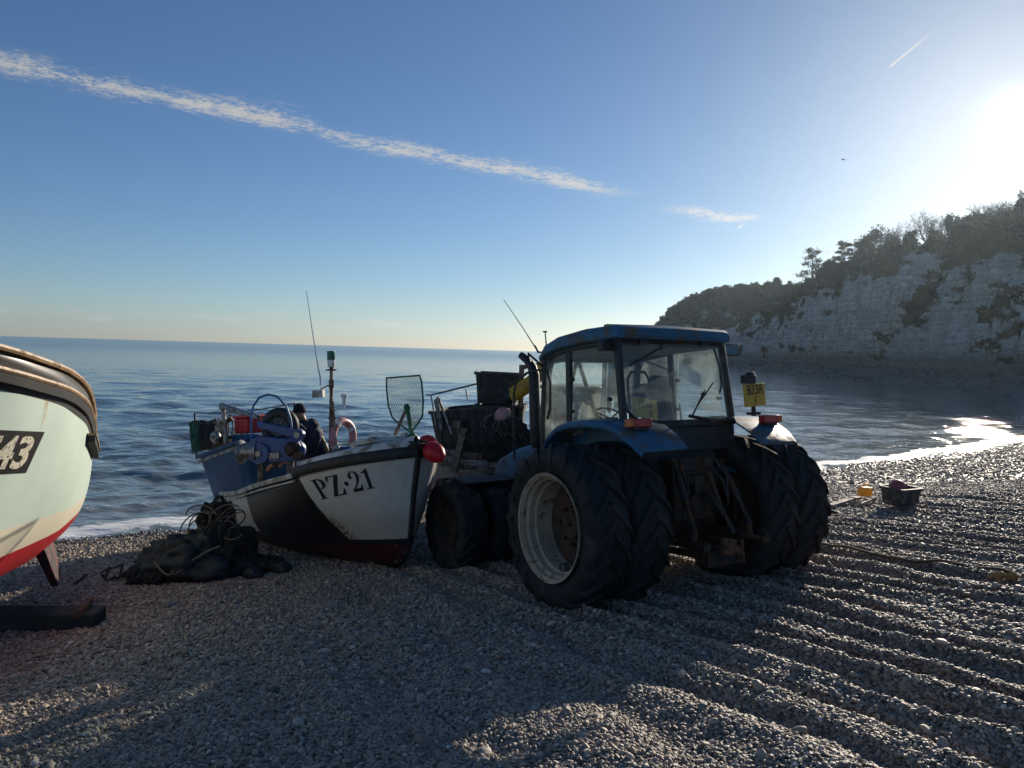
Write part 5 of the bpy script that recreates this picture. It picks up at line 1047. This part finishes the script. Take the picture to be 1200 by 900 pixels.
for (x0, y0, x1, y1, w, lab) in ((6.05, 14.35, 7.0, 15.3, .13, 'longer bleached plank lying below the yellow can'), (6.62, 14.35, 7.25, 15.1, .07, 'thin bleached batten lying nearest the grey tub')):
    a, c = Vector((x0, y0, float(gz(x0, y0))+.06)), Vector((x1, y1, float(gz(x1, y1))+.10)); M = Matrix.Translation((a+c)/2) @ (c-a).to_track_quat('X', 'Z').to_matrix().to_4x4(); b = MB(); b.box((0, 0, 0), ((c-a).length, w, .05)); b.box(((c-a).length*.3, 0, .03), (.08, w*1.02, .012)); tag(b.build('plank', [m_plank], None, 30, .006), lab, 'plank').matrix_world = M
t = thing('jerrycan', 'yellow plastic can lying on its side by the planks', 'can', ongr(7.05, 15.15, .5, .12, .05, .12)); b = MB(); b.box((0, 0, .13), (.30, .16, .18)); b.build('can_body', [m_ycrate], t, 30, .045, 3); b = MB(); b.tube([(-.08, 0, .23), (-.06, 0, .29), (.06, 0, .29), (.08, 0, .23)], .016, 7); b.build('handle', [m_ycrate], t, 50); b = MB(); b.disc((0, 0, 0), .035, .165, .20, 12, 0, Matrix.Translation((0, 0, .18))); b.build('cap', [m_black], t, 40)
t = thing('crate', 'low dark wooden crate lying half behind the right rear tyre', 'crate', ongr(5.62, 13.55, .3, .04, 0, -.02)); b = MB(); b.box((0, 0, .02), (.5, .34, .03))
for sx, sy, dx, dy in ((0, -.17, .5, .025), (0, .17, .5, .025), (-.25, 0, .025, .34), (.25, 0, .025, .34)): b.box((sx, sy, .09), (dx, dy, .14))
b.build('crate_body', [mat("dark_wet_wood", (.05,.042,.036), .7, 0, .3, 8)], t, 30, .006)
q = []
for k in range(40):
    tt = k/39; x = 4.05+(5.9-4.05)*tt; y = 10.35+(7.35-10.35)*tt+.05*math.sin(tt*9); q.append((x, y, float(gz(x, y))+.035+.01*math.sin(k)))
b = MB(); b.tube(q, .017, 6); tag(b.build('rope', [mat("brown_rope", (.13,.095,.055), .85, 0, .3, 40)], None, 60), 'long brown rope stretched across the furrows behind the tractor', 'rope')
rs = np.random.default_rng(5)
b = MB(); c = Vector((5.25, 7.98, float(gz(5.25, 7.98))+.03))
for i in range(26):
    a = rs.uniform(0, 6.28); l = rs.uniform(.05, .14); b.tube([c+Vector((rs.uniform(-.09, .09), rs.uniform(-.05, .05), 0)), c+Vector((math.cos(a)*l*.6, math.sin(a)*l*.4, .05)), c+Vector((math.cos(a)*l*1.3, math.sin(a)*l*.8, .0))], [.011, .014, .006], 5)
tag(b.build('seaweed', [mat("ochre_weed", (.42,.24,.06), .6, 0, .3, 14)], None, 50), 'ochre tuft of dried weed beside the brown rope', 'seaweed')
# baulk of timber in front of the green boat
t = thing('timber_baulk', 'thick dark timber baulk lying in front of the green boat', 'timber', ongr(-5.12, 7.12, .10, .0, .0, .0)); b = MB(); b.box((0, 0, .10), (2.5, .30, .22)); b.build('beam', [mat("tarred_timber", (.022,.026,.024), .75, 0, .3, 5, (.06,.055,.045), .3, 8)], t, 30, .02)
b = MB(); b.tube([(1.1, -.16, .2), (1.1, .16, .25)], .03, 6); b.build('bolt', [m_rust], t, 40)
# dark net heap, tarpaulin and rope coils beside the white boat
m_dnet, nt = nodes_of("dark_heaped_net"); s = NT(nt); co = s.coord(); w = s.n('ShaderNodeTexVoronoi', feature='DISTANCE_TO_EDGE'); s.l.new(s.scale(co, (1, 1, 1.6)), w.inputs['Vector']); w.inputs['Scale'].default_value = 34; cr = s.n('ShaderNodeTexWave', wave_type='BANDS'); s.l.new(co, cr.inputs[0]); cr.inputs['Scale'].default_value = 3.2; cr.inputs['Distortion'].default_value = 7; cr.inputs['Detail'].default_value = 4
ed = s.math('SUBTRACT', 1.0, s.step(w.outputs['Distance'], .03, .12)); nz = s.noise(co, 6, 5, .65); c = s.mix(ed, (.008,.011,.012), s.mix(s.step(nz, .4, .6), (.05,.055,.05), (.10,.085,.06))); p = s.pbsdf(c, .85, 0, s.bump(s.math('ADD', s.math('ADD', s.math('MULTIPLY', ed, .4), s.math('MULTIPLY', cr.outputs['Fac'], 1.4)), nz), 1.0, .04)); s.out(p.outputs[0])
nh = thing('net_heap', 'dark heap of net and tarpaulin slumped against the stern quarter of the white boat', 'net heap', ongr(-3.65, 9.55, 0, 0, 0, 0))
def NH(u, v, Y): return at(u, v, Y)-Vector(nh.matrix_world.translation)
c1 = NH(222, 662, 9.5); heap('tarpaulin', tuple(c1), (.58, .40, .40), 1.1, [m_tarp], None, .8, .42, nh, 64)
c1 = NH(258, 655, 9.75); o = heap('net_bundle', tuple(c1), (.40, .38, .48), 5.2, [m_dnet], None, 1.2, .40, nh, 64)
c1 = NH(256, 618, 10.0); heap('net_bundle', tuple(c1), (.22, .24, .34), 9.4, [m_dnet], None, 2, .45, nh, 56)
c1 = NH(190, 672, 9.35); heap('net_bundle', tuple(c1), (.28, .3, .18), 2.7, [m_dnet], None, .6, .5, nh, 56)
c1 = NH(296, 668, 9.75); heap('net_bundle', tuple(c1), (.40, .24, .16), 7.1, [m_dnet], None, .6, .5, nh, 56)
rs = np.random.default_rng(12)
for i in range(56):
    b = MB(); u0, v0 = rs.uniform(228, 278), rs.uniform(602, 650); r = rs.uniform(.06, .19); a0 = rs.uniform(0, 6.28); c = NH(u0, v0, 9.72+rs.uniform(-.05, .12)); tl_ = rs.uniform(-.5, .5)
    b.tube([c+Vector((r*math.cos(a0+t)*1.1, -.05+.12*math.sin(a0+t), r*math.sin(a0+t)*.75+tl_*r*math.cos(a0+t)-.03*t)) for t in np.linspace(0, rs.uniform(2.5, 5.5), 16)], .0095, 5); b.build('rope_coil', [m_rope if i % 3 else m_netd], nh, 60)
b = MB(); px_ = [(258, 640, 9.28), (245, 645, 9.2), (228, 655, 9.12), (212, 668, 9.02), (206, 672, 8.98), (203, 673, 8.97), (200, 671, 8.97), (202, 669, 8.98), (205, 672, 8.97), (196, 674, 8.97), (188, 668, 9.0), (181, 658, 9.08)]; b.tube([NH(*p) for p in px_], .013, 6); b.build('rope_line', [m_rope], nh, 60)
# cork net and floats strung out to its left, small weed clumps
rs = np.random.default_rng(21); 
lit = thing('seaweed_clump', 'low tangle of weed and net scraps left of the dark net heap', 'seaweed', ongr(-4.4, 9.3))
for i in range(46):
    b = MB(); x, y = rs.normal(0, .28), rs.normal(.1, .16); a = rs.uniform(0, 6.28); z = float(gz(-4.4+x, 9.3+y))-float(gz(-4.4, 9.3)); l = rs.uniform(.08, .2)
    b.tube([(x, y, z+.01), (x+l*math.cos(a), y+l*math.sin(a), z+rs.uniform(.05, .12)), (x+1.7*l*math.cos(a+.6), y+1.7*l*math.sin(a+.6), z+.03)], [.014, .02, .008], 5); b.build('frond', [m_netd if i % 2 else m_tarp], lit, 50)
for i, (u, v, sc, lab) in enumerate(((297, 678, .12, 'round dark stone under the white hull, nearer the net heap'), (331, 672, .11, 'dark weedy stone under the white hull, nearer its middle'))):
    d = ray(u, v); 
    for Y in np.arange(7, 13, .01):
        P = EYE+d*(Y/d.y)
        if P.z < float(gz(P.x, P.y)): break
    h_o = heap('rock', (0, 0, .06), (sc, sc*.85, sc*.8), 4.4*i+1, [m_tarp], None, .6, .2); tag(h_o, lab, 'rock').matrix_world = ongr(P.x, P.y)
# ================================================================== chalk cliff across the bay
CP = [(160, 540), (120, 520), (90, 492), (72, 455), (70, 410), (78, 335), (85, 255), (85, 191), (88, 130), (95, 80), (112, 40), (140, 0)]
seg = [np.array(p, float) for p in CP]; cum = np.concatenate([[0], np.cumsum([np.linalg.norm(b_-a_) for a_, b_ in zip(seg, seg[1:])])])
def cpath(s_):
    x = smooth_interp(s_, cum, [p[0] for p in CP]); y = smooth_interp(s_, cum, [p[1] for p in CP]); return x, y
zcrest = lambda y: np.interp(y, [0, 80, 150, 165, 187, 210, 224, 245, 267, 297, 320, 372, 427, 445, 470, 500], [26, 28, 29, 29.5, 30.5, 31.5, 31, 29.5, 28, 30, 32, 34.5, 29, 23, 12, 8])
zchalk = lambda y: np.interp(y, [0, 130, 144, 157, 173, 197, 226, 248, 262, 296, 350, 430, 470], [20, 21.5, 23, 24, 25, 25.5, 24.5, 20.7, 16.3, 15, 15, 9, 4])
ncol = 760; sv = np.concatenate([np.linspace(0, cum[5], 190), np.linspace(cum[5], cum[9], 480)[1:], np.linspace(cum[9], cum[-1], 90)[1:]]); ncol = len(sv)
cx_, cy_ = cpath(sv); tx_ = np.gradient(cx_); ty_ = np.gradient(cy_); ln = np.hypot(tx_, ty_); nx_, ny_ = ty_/ln, -tx_/ln       # outward, over the water
sg = -1.0 if nx_[ncol//2] > 0 else 1.0; nx_, ny_ = nx_*sg, ny_*sg
rows = []; nf_, ns_, np2 = 64, 34, 12; zf = 2.0
zc_ = zchalk(cy_)-.5+5.5*fbm(sv/9., 3.3, 0, 4)+1.6*vnoise(sv/2.3, 1.1); zt_ = zcrest(cy_)+1.2*fbm(sv/14., 8.8, 0, 3)
zt_ = np.maximum(zt_, zc_+.5)
PXl, VG = [], []
for i in range(nf_+ns_+np2):
    if i < nf_: t = i/(nf_-1); z = zf+(zc_-zf)*t; back = 1.8*t+3.0*t**3; vbase = -1+0*z
    elif i < nf_+ns_: t = (i-nf_+1)/ns_; z = zc_+(zt_-zc_)*np.sin(t*pi/2)**.9; back = 4.8+13*t*np.clip((zt_-zc_)/8, .2, 1.6); vbase = 1+0*z
    else: t = (i-nf_-ns_+1)/np2; z = zt_+t*t*4; back = 4.8+13*np.clip((zt_-zc_)/8, .2, 1.6)+t*70; vbase = 1+0*z
    y3 = sv/1.0
    d = 4.6*fbm(y3/17., z/30., 1.1, 3)+2.6*fbm(y3/4.6, z/12., 4.4, 3)+1.3*fbm(y3/1.9, z/4., 7.7, 3)+.28*vnoise(y3/6, z*1.3, 2.2)
    gull = np.exp(-((sv-(cum[7]+(191-178)+(z-10)*.9+3*fbm(z/5., 2.))) / 5.5)**2)
    d = d*(1.0 if i < nf_ else max(.25, 1-(i-nf_)/ns_)) - 2.6*gull
    patch = np.exp(-(((cy_-139)/11)**2+((z-10.5)/7)**2)**2)
    veg = vbase*.5+2.3*fbm(y3/7.+z/9., z/3.2, 5.5, 5)+.8*fbm(y3/2.2, z/1.2, 2.5, 3)+.02+.5*sst(.55, 1, (z-zf)/(zc_-zf))*(vbase < 0)+1.1*gull+1.0*patch+.25*fbm(y3/1.6, z/1.6, 3.1, 2)-.12*(1-z/12)
    veg = np.where(z < 3.6, -1, veg); VG.append(veg)
    PXl.append(np.stack([cx_+nx_*(d-back), cy_+ny_*(d-back), z+.5*fbm(y3/2.2, z/2.2, 9.1, 2)*(vbase < 0)], -1))
CPt = np.stack(PXl); VG = np.stack(VG)
m_cliff, nt = nodes_of("chalk"); s = NT(nt); co = s.n('ShaderNodeNewGeometry').outputs['Position']; X, Y, Z = s.xyz(co); vg = s.n('ShaderNodeAttribute', attribute_name='veg').outputs['Fac']
nz = s.noise(co, .35, 6, .65); nv = s.noise(s.scale(co, (1.6, 1.6, .2)), .9, 8, .75, .5); bed = s.noise(s.scale(co, (.11, .11, 1.5)), 1.0, 7, .72, 1.2)
vo = s.n('ShaderNodeTexVoronoi', feature='DISTANCE_TO_EDGE'); dw = s.n('ShaderNodeMix', data_type='RGBA'); dw.inputs[0].default_value = .22; s.l.new(s.scale(co, (.55, .55, .8)), dw.inputs[6]); dn = s.n('ShaderNodeTexNoise'); s.l.new(co, dn.inputs['Vector']); dn.inputs['Scale'].default_value = .7; dn.inputs['Detail'].default_value = 4; s.l.new(dn.outputs['Color'], dw.inputs[7]); s.l.new(dw.outputs[2], vo.inputs['Vector']); vo.inputs['Scale'].default_value = 1.0
crk = s.math('SUBTRACT', 1.0, s.step(vo.outputs['Distance'], .01, .09)); n2 = s.noise(co, 1.6, 7, .75)
fz = s.math('SINE', s.math('ADD', s.math('MULTIPLY', Z, 4.2), s.math('MULTIPLY', nz, 9.0)))
c = s.mix(s.step(nz, .36, .64), (.74,.71,.64), (.46,.435,.38)); c = s.mix(s.math('MULTIPLY', s.step(n2, .5, .62), .6), c, (.27,.25,.21)); c = s.mix(s.math('MULTIPLY', s.step(bed, .48, .60), .6), c, (.24,.225,.195)); c = s.mix(s.math('MULTIPLY', s.step(nv, .50, .60), .6), c, (.18,.165,.135))
c = s.mix(s.math('MULTIPLY', s.math('MULTIPLY', s.step(fz, .55, .95), s.step(n2, .42, .55)), .55), c, (.16,.15,.13)); c = s.mix(s.math('MULTIPLY', crk, .22), c, (.15,.14,.12))
low = s.math('SUBTRACT', 1.0, s.step(s.math('ADD', Z, s.math('MULTIPLY', nz, 4)), 5.2, 9.0)); c = s.mix(s.math('MULTIPLY', low, .72), c, (.115,.115,.088))
gr = s.step(s.math('ADD', vg, s.math('MULTIPLY', s.math('SUBTRACT', s.noise(co, 1.1, 5, .7), .5), 1.0)), .30, .48); c = s.mix(gr, c, s.mix(s.step(nz, .4, .6), (.040,.045,.024), (.07,.06,.036)))
p = s.pbsdf(c, .9, 0, s.bump(s.math('ADD', s.math('ADD', nz, nv), bed), .8, .6), .1); s.out(p.outputs[0])
cliff = quad_grid(CPt, "cliff", m_cliff, {'veg': VG}); tag(cliff, kind='structure')

# scrub growing on the slopes and ledges
def leaf_mat(name, a, b_):
    m, nt = nodes_of(name); s = NT(nt); oi = s.coord(); n = s.noise(s.n('ShaderNodeNewGeometry').outputs['Position'], .9, 3, .6); c = s.mix(s.step(n, .35, .65), a, b_)
    d = s.n('ShaderNodeBsdfDiffuse'); s.l.new(c, d.inputs[0]); t = s.n('ShaderNodeBsdfTranslucent'); s.l.new(c, t.inputs[0]); mx = s.n('ShaderNodeMixShader'); mx.inputs[0].default_value = .12; s.l.new(d.outputs[0], mx.inputs[1]); s.l.new(t.outputs[0], mx.inputs[2]); s.out(mx.outputs[0]); return m
m_scrub = leaf_mat("scrub_leaves", (.026,.036,.024), (.046,.044,.034)); m_ever = leaf_mat("evergreen_leaves", (.020,.030,.017), (.034,.042,.024)); m_bark = mat("bark", (.09,.075,.06), .9, 0, .3, 2)
def cards(C, size, rng, up=.35):
    """small folded leaf sprays, one kite of two triangles each"""
    n = len(C); a = rng.normal(size=(n, 3)); a[:, 2] *= .8; a /= np.linalg.norm(a, axis=1)[:, None]; r = rng.normal(size=(n, 3)); b_ = np.cross(a, r); b_ /= np.linalg.norm(b_, axis=1)[:, None]
    s1 = (size*rng.uniform(.6, 1.3, n))[:, None]; s2 = (size*rng.uniform(.35, .7, n))[:, None]; nn = np.cross(a, b_)*s2*.35
    return np.stack([C-a*s1, C+b_*s2+nn, C+a*s1, C-b_*s2+nn], 1)
def card_mesh(name, Q, mt, parent=None, link=True):
    n = len(Q); me = bpy.data.meshes.new(name); me.vertices.add(n*4); me.vertices.foreach_set("co", Q.reshape(-1).astype(np.float32)); f = np.arange(n*4).reshape(n, 4)[:, [0, 1, 2, 0, 2, 3]].reshape(-1)
    me.loops.add(n*6); me.loops.foreach_set("vertex_index", f.astype(np.int32)); me.polygons.add(n*2); me.polygons.foreach_set("loop_start", np.arange(0, n*6, 3, dtype=np.int32)); me.polygons.foreach_set("loop_total", np.full(n*2, 3, np.int32)); me.update(calc_edges=True); me.materials.append(mt)
    o = bpy.data.objects.new(name, me); COL.objects.link(o); o.parent = parent; return o
rg = np.random.default_rng(31); wv = np.clip(VG-.30, 0, 1.0)**.8; wv[:, :] *= (np.abs(np.gradient(sv))[None, :]); wv[nf_+ns_+3:] *= .25
J = rg.choice(wv.size, 120000, p=(wv/wv.sum()).reshape(-1)); r_, c_ = J//ncol, J % ncol
r2, c2 = np.minimum(r_+1, CPt.shape[0]-1), np.minimum(c_+1, ncol-1); fa, fb = rg.uniform(size=(2, len(J)))
Pc = CPt[r_, c_]*(1-fa)[:, None]*(1-fb)[:, None]+CPt[r2, c_]*fa[:, None]*(1-fb)[:, None]+CPt[r_, c2]*(1-fa)[:, None]*fb[:, None]+CPt[r2, c2]*fa[:, None]*fb[:, None]
hh = np.clip(1.5+3.4*fbm(Pc[:, 1]/3.2, Pc[:, 0]/3.2, Pc[:, 2]/3.2, 3), .15, 4.6)*np.clip(wv[r_, c_]/wv.max()*2+.2, .3, 1)*np.where(r_ > nf_, 1.25, .4); q = rg.uniform(size=len(J))**.6
Pc = Pc+np.stack([-.55*hh*q, 0*q, .85*hh*q], -1)
tag(card_mesh("cliff_scrub", cards(Pc, np.clip(Pc[:, 1]/420, .24, .8), rg), m_scrub), 'dark winter scrub growing over the slopes and ledges of the cliff', 'scrub', None, 'stuff')

# foreshore ledge and fallen rocks at the cliff's foot
WL = smooth_interp; wl = lambda y: np.interp(y, [0, 60, 80, 103, 157, 308, 440, 480], [62, 52.5, 53.5, 55.5, 58, 85.5, 86, 92])
fy = np.linspace(4, 470, 420); ft = np.linspace(-.12, 1.05, 30); FT, FY = np.meshgrid(ft, fy); fx0 = wl(FY); fx1 = np.interp(FY, cy_[::-1] if cy_[0] > cy_[-1] else cy_, cx_[::-1] if cy_[0] > cy_[-1] else cx_)+3
FX = fx0+(fx1-fx0)*FT; FZ = -.25+2.6*np.clip(FT, -.2, 1.1)**1.0+(.5*fbm(FX/3., FY/5., 2, 3)+.35*fbm(FX/.9, FY/1.2, 4, 2))*sst(-.1, .15, FT)
m_led, nt = nodes_of("wet_rock"); s = NT(nt); co = s.n('ShaderNodeNewGeometry').outputs['Position']; nz = s.noise(co, .6, 6, .7); c = s.mix(s.step(nz, .35, .65), (.055,.055,.053), (.11,.105,.095)); p = s.pbsdf(c, .75, 0, s.bump(nz, 1, .3)); s.out(p.outputs[0])
led = quad_grid(np.stack([FX, FY, FZ], -1), "foreshore", m_led); tag(led, kind='structure')
nb_ = 2600; k1 = rg.uniform(45, 330, nb_); k2 = rg.beta(1.6, 2.0, nb_)*1.05; bx = wl(k1)+(np.interp(k1, cy_[::-1], cx_[::-1])-wl(k1))*k2; bz = -.2+2.6*k2; V_, F_ = [], []
ic = bmesh.new(); bmesh.ops.create_icosphere(ic, subdivisions=1, radius=1); iv = np.array([v.co[:] for v in ic.verts]); fi = np.array([[v.index for v in f.verts] for f in ic.faces]); ic.free()
sz = rg.uniform(.15, .5, nb_)*np.where(rg.uniform(size=nb_) > .93, 2.0, 1); Vb = iv[None]*(1+rg.normal(0, .16, (nb_, len(iv), 1)))*(sz[:, None, None]*np.stack([rg.uniform(.8, 1.5, nb_), rg.uniform(.8, 1.5, nb_), rg.uniform(.5, .9, nb_)], -1)[:, None]) + np.stack([bx, k1, bz], -1)[:, None]
me = bpy.data.meshes.new("boulders"); me.from_pydata(Vb.reshape(-1, 3).tolist(), [], (fi[None]+np.arange(nb_)[:, None, None]*len(iv)).reshape(-1, 3).tolist()); me.materials.append(mat("boulder_chalk", (.13,.13,.115), .85, 0, .5, .4)); bo = bpy.data.objects.new("boulders", me); COL.objects.link(bo); tag(bo, 'fallen boulders strewn along the foot of the cliff', 'boulders', None, 'stuff')

# trees along the cliff top, each one its own
cbm = bmesh.new(); cbm.from_mesh(cliff.data); cbvh = BVHTree.FromBMesh(cbm); cbm.free()
def crest_point(u, vtop, X0=101.0):
    d = ray(u, vtop); k = X0/d.x; P = EYE+d*k; h_ = cbvh.ray_cast(Vector((P.x, P.y, 90)), Vector((0, 0, -1)))[0]; return Vector((P.x, P.y, h_.z if h_ else 28)), P.z
def limb(b, p, d, l, r, lev, rng, tips):
    q = p+d*l*.5+Vector(rng.normal(0, .05*l, 3)); e = p+d*l+Vector(rng.normal(0, .06*l, 3)); b.tube([p, q, e], [r, r*.8, r*.6], 5 if lev > 1 else 3, 0, False, False)
    if lev == 0: tips.append(e); return
    for k in range(3):
        nd = (d*1.0+Vector(rng.normal(0, .48, 3))+Vector((0, 0, .14))).normalized(); limb(b, e if k else q.lerp(e, .6), nd, l*rng.uniform(.6, .82), max(r*.56, .022), lev-1, rng, tips)
def tree(name, kind, u, vtop, w, lab, cat='tree', grp=None, X0=101.0, low=0):
    base, zt = crest_point(u, vtop, X0); base.z -= 2.2; H_ = max(zt-base.z, 2.0); rng = np.random.default_rng(int(u*7+vtop)); t = thing(name, lab, cat, Matrix.Translation(base), grp); b = MB(); W_ = w
    if kind == 'bare':
        tips = []; b.tube([(0, 0, 0), (.1, .05, H_*.16), (.05, .1, H_*.3)], [H_*.028, H_*.022, H_*.018], 7)
        for k in range(8):
            a = k*.8+rng.uniform(0, .5); d = Vector((math.cos(a)*W_/H_, math.sin(a)*W_/H_, .95)).normalized(); limb(b, Vector((0, 0, H_*rng.uniform(.12, .34))), d, H_*.25, H_*.013, 4, rng, tips)
        b.build('trunk', [m_bark], t, 60); return t
    if kind == 'pine':
        b.tube([(0, 0, 0), (.15, .1, H_*.5), (.0, .3, H_*.97)], [H_*.035, H_*.025, .05], 8); C_ = []
        for k in range(15):
            z = H_*(.28+.70*k/14); a = k*2.4+rng.uniform(0, .6); rr = W_*(.95-.55*(k/14)**1.6)*rng.uniform(.65, 1.1); e = Vector((rr*math.cos(a), rr*math.sin(a), z+.05*H_*rng.uniform(-.2, 1))); b.tube([(0, .1, z-.06*H_), tuple(e*.5+Vector((0, 0, .45*z))), tuple(e)], [.12, .08, .04], 4)
            n = 150; pts = np.stack([rng.normal(e.x*.72, rr*.27, n), rng.normal(e.y*.72, rr*.27, n), rng.normal(e.z+.1, H_*.022, n)], -1); C_.append(pts)
        C_.append(rng.normal((0, .3, H_*.96), (W_*.22, W_*.22, H_*.03), (120, 3)))
    else:
        b.tube([(0, 0, 0), (.1, 0, H_*.6)], [H_*.04, .08], 7); C_ = []; W_ *= 1.3; nb2 = int(16+W_*3)
        for k in range(nb2):
            a = rng.uniform(0, 6.28); hz = rng.uniform(.12, .9); lim = W_*(1-.6*max(0, hz-.5)*2) if kind == 'round' else W_*(1.08-hz); c0_ = np.array([lim*.62*math.cos(a)*rng.uniform(.3, 1), lim*.62*math.sin(a)*rng.uniform(.3, 1), H_*hz]); rad = W_*rng.uniform(.20, .36)*(1 if kind == 'round' else .7)
            b.tube([(0, 0, H_*hz*.6), tuple(c0_)], [.09, .04], 4); v = rng.normal(size=(130, 3)); v /= np.linalg.norm(v, axis=1)[:, None]; C_.append(c0_+v*rad*rng.uniform(.25, 1.4, (130, 1))**1.0*np.array([1, 1, .85 if kind == 'round' else 1.15]))
        if kind != 'round': C_.append(np.array([0, 0, H_*.94])+rng.normal(size=(90, 3))*np.array([W_*.12, W_*.12, H_*.05]))
    b.build('trunk', [m_bark], t, 60); card_mesh('crown', cards(np.concatenate(C_), .30, rng), m_ever, t); return t
TREES = [('pine_tree', 'pine', 953, 294, 6.0, 'broad flat-topped dark pine, lowest of the big trees on the cliff edge'), ('pine_tree', 'pine', 990, 284, 4.0, 'thin layered pine between the flat-topped pine and the rounded evergreen'),
 ('evergreen_tree', 'round', 1031, 264, 4.4, 'tall rounded evergreen left of the leafless trees'), ('evergreen_tree', 'round', 1013, 276, 3.6, 'lower evergreen bulging left from the tall rounded one'),
 ('bare_tree', 'bare', 1055, 258, 3.6, 'small leafless tree just right of the tall rounded evergreen'), ('bare_tree', 'bare', 1088, 247, 5.0, 'large leafless fan-shaped tree, biggest bare crown on the cliff'), ('bare_tree', 'bare', 1104, 250, 3.6, 'leafless tree pressed against the right of the biggest bare crown'), ('evergreen_tree', 'round', 1068, 268, 2.2, 'low dark bush of evergreen between the leafless trees'),
 ('conifer', 'cone', 1114, 251, 2.6, 'pointed conifer right of the leafless trees'), ('conifer', 'cone', 1122, 255, 2.4, 'shorter conifer right of the pointed one'), ('evergreen_tree', 'round', 1141, 250, 3.8, 'spreading evergreen below the high leafless row'), ('bare_tree', 'bare', 1152, 236, 3.6, 'first leafless tree of the high row at the right'), ('bare_tree', 'bare', 1166, 234, 3.4, 'middle leafless tree of the high row at the right'), ('bare_tree', 'bare', 1182, 235, 3.4, 'last leafless tree of the high row, beside the corner conifer'),
 ('conifer', 'cone', 1197, 228, 2.4, 'dark conifer at the very right edge of the photo'), ('evergreen_tree', 'round', 1172, 248, 3.4, 'evergreen mass under the high leafless row'), ('evergreen_tree', 'round', 1045, 272, 3.2, 'dark evergreen at the foot of the small leafless tree'), ('evergreen_tree', 'round', 1132, 256, 3.0, 'rounded evergreen between the shorter conifer and the spreading evergreen'), ('evergreen_tree', 'round', 1186, 244, 3.4, 'evergreen at the foot of the corner conifer'), ('evergreen_tree', 'round', 972, 302, 3.0, 'dark bush filling the gap between the two pines'), ('evergreen_tree', 'round', 1158, 249, 3.0, 'dark evergreen under the first leafless trees of the high row'), ('evergreen_tree', 'round', 1098, 268, 2.6, 'low evergreen in front of the biggest bare crown'), ('evergreen_tree', 'round', 912, 323, 2.6, 'small dark evergreen left of the flat-topped pine, at the grassy gap'), ('evergreen_tree', 'round', 900, 330, 2.2, 'smaller evergreen left of the grassy gap'), ('thorn_tree', 'round', 925, 327, 1.3, 'tiny lone tree on the grassy gap'), ('evergreen_tree', 'round', 868, 333, 2.8, 'low tree on the far headland skyline, right of two'), ('evergreen_tree', 'round', 850, 335, 2.8, 'low tree on the far headland skyline, left of two')]
for a in TREES: tree(a[0], a[1], a[2], a[3], a[4], a[5], 'tree', 'trees along the cliff top')
# a gull far out over the water
m_gull = mat("gull_grey", (.35,.35,.36), .7)
gu = thing('gull', 'tiny gull gliding high in the pale sky left of the sun', 'gull', Matrix.Translation(at(988, 187, 90)) @ Matrix.Rotation(.6, 4, 'Z') @ Matrix.Rotation(.3, 4, 'X'))
b = MB(); b.tube([(0, -.2, 0), (0, -.05, 0), (0, .12, .01), (0, .22, .02)], [.02, .06, .05, .015], 8)
for sx in (-1, 1): b.loft([[(sx*.03, -.06, .02), (sx*.03, .08, .02), (sx*.03, .06, .035), (sx*.03, -.05, .035)], [(sx*.30, -.02, .10), (sx*.30, .10, .10), (sx*.30, .09, .11), (sx*.30, -.01, .11)], [(sx*.62, -.10, .04), (sx*.62, -.04, .04), (sx*.62, -.045, .045), (sx*.62, -.095, .045)]])
b.build('body', [m_gull], gu, 50)
